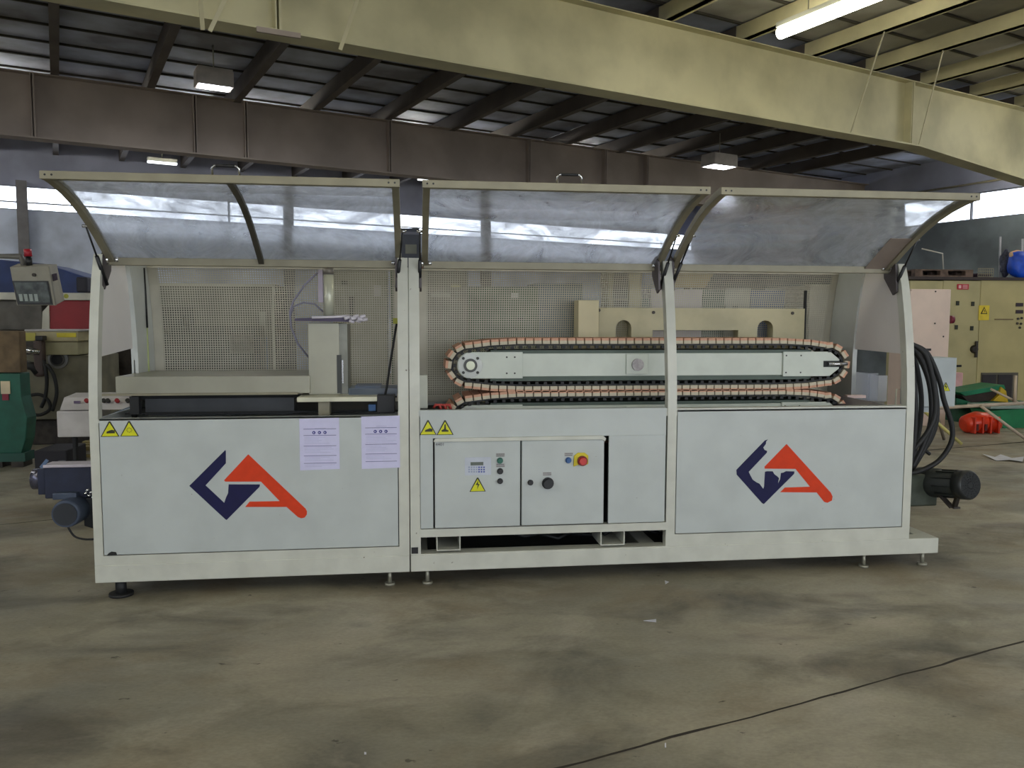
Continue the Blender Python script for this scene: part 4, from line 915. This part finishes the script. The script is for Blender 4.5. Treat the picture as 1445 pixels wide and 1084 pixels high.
# console with screen on an arm
Yq = 4.0
g = thing('operator_console', 'tilted grey operator console with a screen hanging at upper left', 'console', atY(50, 405, Yq))
def quad(name, pts, Y, dep_, m_, par, bevel=.0):
    P = [atY(x, y, Y) for x, y in pts]; m = MB(); m.xz([(p.x, p.z) for p in P], Y, Y+dep_); return m.build(name, m_, par, bevel)
quad('console_case', ((14, 377), (68, 375), (78, 431), (24, 431)), Yq, .04, mat('console_grey', (150, 146, 132), .5, 0, .08, 8), g, .006)
m = MB(); n_ = [atY(x, y, Yq+.001) for x, y in ((68, 375), (78, 431))]; f_ = [p+Vector((.13, .16, .03)) for p in n_]; bx = [atY(x, y, Yq+.05) for x, y in ((15, 378), (25, 430))]
m.hexa([atY(14, 377, Yq+.041), atY(68, 375, Yq+.041), atY(78, 431, Yq+.041), atY(24, 431, Yq+.041)], [atY(26, 372, Yq+.3), atY(80, 373, Yq+.3), atY(91, 424, Yq+.3), atY(40, 424, Yq+.3)]); m.build('console_back', mat('console_side', (170, 164, 146), .5), g)
quad('screen_bezel', ((17, 396.5), (68, 396.5), (74.5, 430), (25, 430)), Yq-.006, .005, black, g); quad('console_screen', ((20, 398.5), (66, 398.5), (71.5, 427), (27, 427)), Yq-.012, .005, mat('screen_dull', (92, 100, 96), .25, 0, .5, 9), g)
m = MB()
for k in range(4): P = [atY(26+k*7.2+dx, y, Yq-.018) for dx, y in ((0, 415), (5, 415), (6.5, 425), (2, 425))]; m.xz([(p.x, p.z) for p in P], Yq-.018, Yq-.013)
m.build('screen_button', mat('screen_pale', (160, 170, 164), .4), g)
p = atY(48, 388, Yq-.01); m = MB(); m.disc((p.x, Yq, p.z), (0, -1, 0), .018, .02, 12); m.build('console_knob', darkmetal, g)
quad('side_label', ((73, 387), (80, 385.5), (81.5, 395), (75, 397)), Yq+.1, .004, mat('plate_violet2', (78, 68, 84), .5), g)
m = MB(); m.tube([atY(40, 376, Yq+.12), atY(33, 345, Yq+.15), atY(30, 315, Yq+.2), atY(24, 290, Yq+.2)], .03, 10); m.tube([atY(24, 290, Yq+.2), Vector((atY(24, 290, Yq+.2).x-1.2, Yq+.3, atY(24, 290, Yq+.2).z+.1))], .03, 10); 
m.b.free(); m = MB(); pb = atY(34, 376, Yq+.15); m.tube([pb, Vector((pb.x-.02, pb.y, pb.z+.10)), Vector((pb.x-.9, pb.y+.3, pb.z+.12)), Vector((pb.x-.95, pb.y+.4, 0))], .03, 10); m.build('console_arm', mat('arm_grey', (110, 108, 102), .5), g)
sx = atY(41, 370, Yq+.12)
m = MB(); m.tube([sx-Vector((0, 0, .04)), sx+Vector((0, 0, .055))], .03, 14); m.build('lamp_base', black, g)
m = MB(); m.tube([sx+Vector((-.005, 0, .056)), sx+Vector((-.01, 0, .13))], .036, 14); o = m.build('beacon', mat('beacon_red', (170, 34, 50), .4), g); o['label'] = 'red beacon'
# red machine, white bed and blue cover behind
Yr = 6.6
g = thing('red_machine', 'red machine casing under a long white rail at left', 'machine', (-3.4, Yr, 0))
wb('red_casing', 69, 424, 190, 466, Yr, .6, red, g); wb('white_rail', -80, 413, 190, 423.5, Yr-.05, .7, mat('rail_white', (206, 204, 190), .45), g); quad('white_upright', ((60, 440), (69, 430), (70, 466), (59, 466)), Yr-.02, .3, MATS['rail_white'], g)
wb('bed_casing', -80, 424, 59, 466, Yr+.05, .6, mat('bed_grey', (96, 92, 84), .5, .2, .3, 5), g); wb('machine_stand', -60, 466, 190, 560, Yr+.2, .5, darkmetal, g, floor=True)
p = atY(93, 418, Yr-.06); m = MB(); m.disc((p.x, Yr-.05, p.z), (0, -1, 0), .03, .004, 16); m.build('round_label', mat('label_lime', (170, 170, 60), .5), g)
Yb2 = 9.0
P = [(-80, 372), (0, 366), (60, 372), (88, 380), (118, 390), (150, 396), (150, 420), (-80, 420)]
m = MB(); Q = [atY(x, y, Yb2) for x, y in P]; m.xz([(a.x, a.z if a.z > 1.9 else 0) for a in Q], Yb2, Yb2+1.0); tag(m.build('blue_tarpaulin', bluem, None, .03), 'blue covered bulk behind the console at far left', 'cover')
o = wb('dark_drum', 107, 391, 123, 412.5, Yr-.02, .3, mat('drum_dark', (34, 34, 48), .6), None, .02); tag(o, 'small dark drum on the white rail beside the machine post', 'drum')
zz = atY(110, 413, Yr).z
# column with cable at the far left wall already in the shell

# ------------------------------------------------------------------ background seen through the screens
def cab(name, x0, y0, x1, y1, Y, d, rgb, lab, cat='cabinet', frame=None, floor=True, extras=()):
    g = thing(name, lab, cat, (atY((x0+x1)/2, y1, Y).x, Y, 0))
    wb('cabinet_body', x0, y0, x1, y1, Y, d, mat('c_%d_%d_%d' % rgb, rgb, .55, 0, .12, 3), g, .008, floor=floor)
    if frame: 
        for r_ in ((x0, y0, x1, y0+3), (x0, y0, x0+3, y1), (x1-3, y0, x1, y1)): wb('frame_bar', *r_, Y-.03, .028, mat('f_%d_%d_%d' % frame, frame, .5), g, 0)
    for e in extras: wb(e[0], *e[1:5], Y-.02, .018, mat('e_%d_%d_%d' % e[5], e[5], .5), g, 0)
    return g
cab('grey_enclosure', 205, 400, 388, 560, 3.15, .8, (98, 98, 86), 'wide grey machine enclosure with a pale frame behind the left screen', 'cabinet', (196, 196, 178),
    extras=(('dark_door', 213, 434, 275, 545, (36, 36, 32)), ('name_plate', 258, 446, 269, 464, (220, 222, 216)), ('small_label', 227, 464, 242, 471, (150, 150, 140)),
            ('vent_panel', 276, 460, 375, 545, (50, 50, 44)), ('display_unit', 324, 473, 358, 498, (168, 166, 150)), ('display_slot', 326, 482, 358, 486, (50, 50, 44)), ('blue_bin', 360, 475, 378, 540, (92, 108, 132)), ('side_frame', 368, 440, 376, 545, (150, 152, 140))))
cab('tall_grey_cabinet', 470, 376, 545, 560, 3.6, .6, (146, 144, 126), 'tall beige-grey cabinet behind the saw column', 'cabinet', extras=(('cable_mark', 482, 396, 490, 402, (70, 70, 60)), ('switch_plate', 527, 402, 537, 418, (190, 186, 186)), ('dark_gap', 493, 418, 500, 450, (60, 60, 54))))
cab('green_press', 552, 380, 640, 560, 4.4, .9, (84, 108, 84), 'green machine body behind the centre posts', 'machine', extras=(('teal_box', 558, 432, 575, 450, (96, 128, 120)), ('grey_box', 565, 476, 640, 500, (150, 146, 138)), ('grey_label', 570, 485, 584, 490, (90, 88, 84))))
cab('grey_terminal', 600, 382, 660, 430, 3.4, .3, (128, 126, 116), 'grey terminal block high behind the middle screen', 'cabinet', floor=True, extras=(('label_strip', 608, 414, 636, 420, (172, 170, 160)), ('mark', 637, 402, 650, 405, (206, 200, 140))))
cab('dark_green_line', 640, 405, 760, 560, 5.0, .9, (72, 98, 70), 'dark green extruder body behind the middle screen', 'machine', extras=(('panel_seam', 645, 431, 680, 433, (40, 44, 38)), ('lamp_plate', 722, 414, 732, 421, (190, 196, 190)), ('knob_plate', 730, 448, 738, 452, (40, 44, 40))))
cab('blue_grey_cabinet', 752, 400, 822, 560, 5.6, .6, (92, 112, 124), 'blue-grey cabinet behind the middle screen, left of the beam pillar', 'cabinet')
cab('steel_frame_rack', 858, 378, 905, 560, 4.6, .4, (150, 142, 112), 'beige upright frame behind the middle screen, right of the beam pillar', 'frame', extras=(('gap', 866, 380, 886, 422, (70, 66, 66)), ('pillar', 888, 378, 903, 435, (176, 168, 132)), ('gap', 866, 424, 886, 434, (60, 56, 50))))
cab('lilac_cabinet', 918, 408, 990, 560, 5.3, .6, (190, 180, 190), 'pale lilac cabinet behind the right screen', 'cabinet', extras=(('dark_window', 903, 421, 916, 434, (66, 90, 84)),))
cab('dark_green_cabinet', 990.5, 409, 1021, 560, 5.3, .6, (60, 80, 74), 'narrow dark green cabinet behind the right screen', 'cabinet')
cab('plain_grey_cabinet', 1021.8, 406, 1057.3, 560, 5.3, .6, (150, 152, 148), 'plain grey cabinet with a small dark knob behind the right screen', 'cabinet', extras=(('door_knob', 1034, 432, 1041, 435, (50, 50, 50)),))
cab('blue_cabinet', 1058, 409, 1105.5, 560, 5.3, .6, (78, 98, 142), 'blue cabinet behind the right screen', 'cabinet')
cab('white_cabinet', 1106.5, 405, 1138, 560, 5.3, .6, (190, 192, 192), 'white cabinet with grey top behind the right screen', 'cabinet')
cab('pale_cabinet', 1140, 402, 1200, 560, 4.0, .6, (176, 172, 156), 'pale cabinet behind the right end of the right screen', 'cabinet')
P = [atY(x, y, 6.6) for x, y in ((945, 380), (1011, 380), (996, 405), (940, 405))]
m = MB(); m.prism(P, (0, .1, 0)); tag(m.build('beige_board', mat('board_beige', (176, 160, 118), .6), None), 'slanted beige board high behind the right screen', 'board'); bb_ = bpy.data.objects['beige_board']; WORLD[bb_.name] = Vector((0, 0, 0))
m = MB(); p = atY(970, 406, 6.65); m.box(p.x-.04, p.x+.04, 6.62, 6.68, 0, p.z+.01); m.build('board_stand', darkmetal, bb_)
# dark block above centre between posts: small wall unit
cab('wall_unit', 561, 322, 592, 365, 12.0, .6, (70, 74, 84), 'dark shelving unit far back in the gap between the hoods', 'shelf', floor=True, extras=(('shelf_edge', 562, 327, 592, 331, (110, 112, 124)), ('olive_box', 572, 345, 588, 358, (120, 122, 108))))
# ------------------------------------------------------------------ background: right side
Yx = 8.0
def flatcab(name, x0, y0, x1, y1, Y, d, m_, lab): g = thing(name, lab, 'cabinet', (atY(x0, 500, Y).x, Y, 0)); wb('cabinet_body', x0, y0, x1, y1, Y, d, m_, g, .01, floor=True); return g
g = flatcab('electrical_cabinet', 1281, 396, 1327.5, 600, Yx, .6, cabbeige, 'beige electrical cabinet mostly hidden behind the cream one at right')
g = flatcab('electrical_cabinet', 1328, 396, 1380.3, 600, Yx, .6, cabbeige, 'beige electrical cabinet with a red sign and four dark latches'); 
def onp(name, x0, y0, x1, y1, m_, par, Y=Yx, th=.012, lab=None):
    o = wb(name, x0, y0, x1, y1, Y-th-.001, th, m_, par, 0)
    if lab: o['label'] = lab
    return o
sg = onp('red_sign', 1351, 401, 1367, 408.6, mat('sign_red', (196, 40, 60), .5), g); onp('sign_picture', 1353, 402.5, 1356.5, 407, mat('sign_pink', (236, 190, 190), .5), g, Yx-.014, .004); 
for k in range(3): onp('sign_line', 1358.5, 402.3+k*2, 1365.5, 403.2+k*2, MATS['sign_pink'], g, Yx-.014, .004)
for x, y in ((1351.5, 428), (1373, 429), (1349.5, 462), (1371.5, 463.5)): onp('latch', x-2, y-3.2, x+2.3, y+3, mat('latch_dark', (44, 46, 30), .5), g)
m = MB(); c = atY(1375, 493, Yx-.02); m.disc((c.x, Yx-.002, c.z), (0, -1, 0), .07, .05, 16, .05); m.bar((c.x+.02, Yx-.04, c.z-.06), (c.x+.02, Yx-.04, c.z+.14), .04, .03, up=(0, 1, 0)); m.bar((c.x+.02, Yx-.04, c.z-.14), (c.x+.02, Yx-.04, c.z-.05), .04, .03, up=(0, 1, 0)); m.build('door_handle', darkmetal, g)
onp('vent_slot', 1350, 515, 1357, 518, black, g)
g = flatcab('electrical_cabinet', 1380.8, 396, 1500, 600, Yx, .6, mat('cabinet_beige2', (192, 180, 128), .5, 0, .1, 2), 'wide beige electrical cabinet with yellow warning sign at the right edge')
wsn = onp('warning_sign', 1381.5, 431, 1396, 452, mat('sign_yellow', (232, 206, 60), .5), g)
p = atY(1388.5, 439, Yx-.014); m = MB(); m.xz([(p.x-.062, p.z-.05), (p.x+.062, p.z-.05), (p.x, p.z+.07)], Yx-.02, Yx-.0135); m.build('sign_triangle', sblack, g); m = MB(); m.xz([(p.x-.04, p.z-.038), (p.x+.04, p.z-.038), (p.x, p.z+.045)], Yx-.024, Yx-.0205); m.build('sign_triangle', MATS['sign_yellow'], g)
m = MB(); m.xz([(p.x+.004, p.z+.026), (p.x-.012, p.z-.002), (p.x+.001, p.z-.002), (p.x-.004, p.z-.03), (p.x+.012, p.z+.004), (p.x+.002, p.z+.004)], Yx-.028, Yx-.0245); m.build('sign_bolt', sblack, g)
for y in (430, 440): onp('meter_window', 1434, y-2.5, 1444, y+2.5, mat('meter_dark', (58, 44, 52), .4), g)
for x, y in ((1436, 450), (1441, 449), (1435, 456.5), (1440, 457), (1438.5, 462.5)): 
    p = atY(x, y, Yx); m = MB(); m.disc((p.x, Yx-.001, p.z), (0, -1, 0), .02, .02, 12); m.build('pilot_button', darkmetal, g)
onp('scratch_line', 1404, 450, 1430, 451.5, mat('scratch_brown', (130, 110, 80), .6), g)
onp('vent_frame', 1384, 526, 1436, 566, mat('vent_frame_grey', (96, 92, 80), .6), g); onp('vent_opening', 1386, 529, 1405, 566, mat('vent_dark', (48, 44, 46), .6), g, Yx-.014); onp('vent_opening', 1408, 529, 1428, 566, MATS['vent_dark'], g, Yx-.014)
# dark ledge along the cabinet tops
zct = max(atY(xm_, 396, Yx).z for xm_ in (1304, 1354, 1440))
m = MB(); m.box(atY(1281, 394, Yx).x, atY(1500, 394, Yx).x, Yx-.03, Yx+.68, zct+.001, zct+.05); tag(m.build('top_board', mat('board_brown', (62, 52, 50), .7)), 'long dark board lying on top of the beige cabinets', 'board')
zt_ = zct+.0515
pw = mat('old_pallet_wood', (112, 92, 80), .8, 0, .3, 10)
xA = atY(1290, 390, Yx).x; pallet(xA, atY(1372, 390, Yx).x, Yx-.02, zt_, 'old brown wooden pallet lying on top of the cabinets at right', m_=pw, w=.6)
g = thing('wire_basket', 'low grey wire basket on the cabinet tops left of the blue bag', 'basket', (atY(1390, 390, Yx).x, Yx, zt_))
a = atY(1380, 390, Yx); b = atY(1402, 379, Yx); m = MB()
for k in range(9): x = a.x+(b.x-a.x)*k/8; m.bar((x, Yx, zt_+.002), (x, Yx, b.z), .008, .008, up=(0, 1, 0))
for k in range(4): z = zt_+.007+(b.z-zt_-.007)*k/3; m.bar((a.x, Yx, z), (b.x, Yx, z), .008, .01)
m.build('wire_side', alu, g)
m = MB(); m.box(a.x, b.x, Yx+.02, Yx+.3, zt_, zt_+.07); m.build('basket_content', mat('content_violet', (66, 50, 70), .7), g, .02)
for x, yt, lab in ((1410.5, 334, 'thin white pole standing on the cabinets left of the blue bag'), (1442, 337, 'thin white pole standing behind the blue bag at the right edge')):
    p = atY(x, 391, Yx+.62); t_ = atY(x+1, yt, Yx+.62); m = MB(); m.tube([Vector((p.x, p.y, zt_)), t_], .018, 8); tag(m.build('white_pole', mat('pole_white', (190, 190, 196), .5)), lab, 'pole')
g = thing('blue_bag', 'bright blue bag with a cream and pink top on the cabinets at the right edge', 'bag', (atY(1438, 391, Yx).x, Yx, zt_))
def blob(m, c, r, seed=0, amp=.18, seg=14):
    bmesh.ops.create_icosphere(m.b, subdivisions=3, radius=1, matrix=Matrix.Translation(c) @ Matrix.Diagonal((*r, 1)))
def rumple(m, amp, f=7):
    from mathutils import noise
    for v in m.b.verts: v.co += Vector((noise.noise(v.co*f), noise.noise(v.co*f+Vector((9, 1, 3))), noise.noise(v.co*f+Vector((2, 7, 5)))))*amp
c = atY(1440, 374, Yx+.2); rz_ = c.z-zt_
m = MB(); blob(m, Vector((0, 0, 0)), (1, 1, 1))
for v in m.b.verts:
    k_ = (abs(v.co.x)**4+abs(v.co.y)**4+abs(v.co.z)**4)**.25; v.co = Vector((v.co.x/k_*(.19+.03*v.co.z), v.co.y/k_*.15, v.co.z/k_*rz_*.97)); v.co = Vector((c.x, c.y, zt_+rz_))+v.co
rumple(m, .035); m.build('bag_body', mat('bag_blue', (24, 84, 214), .45, 0, .25, 8), g, smooth=True)
m = MB(); blob(m, c+Vector((-.01, .0, .14)), (.20, .12, .09)); rumple(m, .05); m.build('bag_top', mat('bag_cream', (226, 196, 156), .6, 0, .1, 8, rgb2=(226, 140, 120)), g, smooth=True)
m = MB(); c = atY(1418, 372, Yx+.45); blob(m, c, (.07, .07, c.z-zt_)); rumple(m, .04, 14); tag(m.build('dark_bag', mat('bag_dark', (70, 74, 96), .5, 0, .5, 30), smooth=True), 'dark crumpled bag between the white pole and the blue bag', 'bag')
m = MB(); m.tube([atY(1301, 351, Yx+.5), atY(1330, 358, Yx+.5), Vector((atY(1331, 391, Yx+.5).x, Yx+.5, zt_+.13))], .012, 8); tag(m.build('bent_rod', mat('rod_pale', (190, 186, 176), .5)), 'thin pale rod sticking up from the pallet on the cabinets', 'rod')
# cream cabinet in front
Yk = 6.4
g = thing('cream_cabinet', 'pinkish cream cabinet standing just behind the right end of the machine', 'cabinet', (atY(1310, 500, Yk).x, Yk, 0))
wb('cabinet_body', 1283, 408, 1339, 600, Yk, .5, pink, g, .01, floor=True)
onp('cabinet_door', 1284, 411, 1334.5, 456, pink, g, Yk, .01); onp('cabinet_strip', 1288, 457.3, 1334.5, 466.5, pink, g, Yk, .01); onp('cabinet_door', 1288, 468, 1334.5, 503, pink, g, Yk, .01)
onp('cabinet_latch', 1308, 492, 1314, 495, black, g, Yk-.01); 
p = atY(1341, 451, Yk+.2); m = MB(); m.disc((p.x-.02, Yk+.2, p.z), (1, 0, 0), .06, .06, 16); o = m.build('side_switch', mat('switch_maroon', (120, 30, 54), .5), g)
for x, y in ((1320, 411.5), (1319, 456.5), (1331, 475)): p = atY(x, y, Yk-.01); m = MB(); m.disc((p.x, Yk-.011, p.z), (0, -1, 0), .012, .006, 10); m.build('hinge_screw', darkmetal, g)
g = thing('pink_box', 'small pink box beside the grey warning box at right', 'box', (atY(1352, 550, 7.2).x, 7.2, 0))
wb('box_body', 1343, 526, 1359, 550, 7.2, .2, mat('box_pink', (232, 178, 178), .5), g, .015); wb('box_stand', 1348, 550, 1354, 600, 7.25, .08, darkmetal, g, 0, floor=True)
# green machine parts
Yz = 6.7
g = thing('green_trough', 'open dark green trough machine with yellow bracket in front of the beige cabinets', 'machine', (atY(1400, 600, Yz).x, Yz, 0))
quad('trough_lid', ((1354, 554), (1417, 543), (1419, 549), (1362, 559)), Yz, .5, mat('green_vivid', (24, 128, 88), .5, 0, .15, 6), g, .004)
quad('trough_inner', ((1357, 558), (1415, 550), (1405, 564), (1368, 569)), Yz+.03, .4, mat('trough_dark', (58, 44, 36), .7, 0, .3, 9), g); quad('trough_body', ((1350, 562), (1372, 568), (1445, 566), (1445, 574), (1350, 576)), Yz+.01, .45, mat('green_mid', (26, 108, 76), .5, 0, .2, 6), g)
quad('yellow_bracket', ((1401, 566), (1410, 558), (1413, 546), (1420, 552), (1423, 568)), Yz-.03, .06, mat('bracket_yellow', (206, 172, 36), .5), g, .004)
wb('trough_stand', 1352, 576, 1420, 600, Yz+.1, .35, mat('stand_green', (44, 92, 66), .6, 0, .3, 6), g, .01, floor=True)
g = thing('green_bin', 'green box-shaped bin at the right edge behind the orange casting', 'bin', (atY(1425, 600, 6.1).x, 6.1, 0))
P = [(1398, 580), (1450, 576), (1460, 576), (1452, 605), (1425, 608), (1408, 600)]
quad('bin_body', P, 6.05, .45, mat('bin_green', (34, 132, 84), .45, 0, .15, 6), g, .006); wb('bin_stand', 1420, 605, 1450, 612, 6.15, .3, dark, g, 0, floor=True)
wb('bin_rim', 1398, 573, 1460, 577, 6.02, .5, mat('rim_pale', (150, 170, 160), .5), g, .004)
# orange-red casting on the floor
c = atZ(1392, 612, 0); g = thing('orange_casting', 'shiny orange-red casting lying on the floor in front of the green trough', 'casting', c)
om = mat('casting_orange', (226, 62, 30), .3, 0, .2, 6)
m = MB(); rr = [(.0, .09), (.03, .13), (.12, .15), (.2, .165), (.34, .155), (.42, .14), (.5, .12), (.56, .07)]
x0_ = c.x-.29; m.tube([Vector((x0_+d, c.y+.1, max(.115, r_*.92))) for d, r_ in rr], [r_*.92 for _, r_ in rr], 20); m.build('casting_body', om, g)
m = MB()
for k in range(4): m.box(x0_+.06+k*.12, x0_+.085+k*.12, c.y-.065, c.y+.03, .01, .24)
m.build('casting_rib', om, g, .006)
m = MB(); m.box(x0_+.09, x0_+.125, c.y-.058, c.y-.035, .05, .14); m.box(x0_+.22, x0_+.255, c.y-.06, c.y-.045, .05, .14); m.build('casting_port', mat('port_dark', (90, 24, 16), .6), g)
# trestle of pale tubes
g = thing('tube_trestle', 'pale tube trestle with diagonal legs at the right edge', 'trestle', atZ(1357, 629, 0))
tm = mat('tube_pale', (200, 182, 160), .5)
zc_t = .50
aL = atY(1300, 577, 4.7); bR = atY(1470, 567, 5.0); zb = .5
m = MB(); m.tube([atY(1300, 577, 4.7), atY(1460, 568, 5.0)], .022, 10); m.build('top_tube', tm, g)
for (x0, y0, x1, y1) in ((1290, 568, 1357, 629), (1384, 573, 1450, 624)):
    f_ = atZ(x1, y1, 0); t_ = atY(x0, y0, 4.8); m = MB(); m.tube([t_, f_+Vector((0, 0, .02))], .02, 8); m.build('diagonal_leg', tm if x0 > 1300 else mat('tube_yellow', (206, 196, 120), .5), g)
f_ = atY(1432, 568, 4.95); t_ = atY(1433, 530, 4.95); m = MB(); m.tube([f_, t_], .02, 8); m.build('upright_tube', tm, g)
m = MB(); m.tube([atY(1398, 549, 5.1), atY(1436, 568, 4.98)], .016, 8); m.build('brace_tube', tm, g)
f_ = atZ(1332, 622, 0); m = MB(); m.tube([atY(1318, 573, 4.8), f_+Vector((0, 0, .02))], .02, 8); m.build('diagonal_leg', mat('tube_dull', (140, 130, 116), .6), g)
P = [atS(x, y, S_RIGHT-.05) for x, y in ((1230, 292), (1276, 283), (1277, 345), (1232, 350))]; m = MB(); m.prism(P, U*.045)
tag(m.build('wall_board', mat('board_lilac', (196, 200, 214), .6)), 'pale grey board on the wall, seen through the right hood left of the window', 'board')
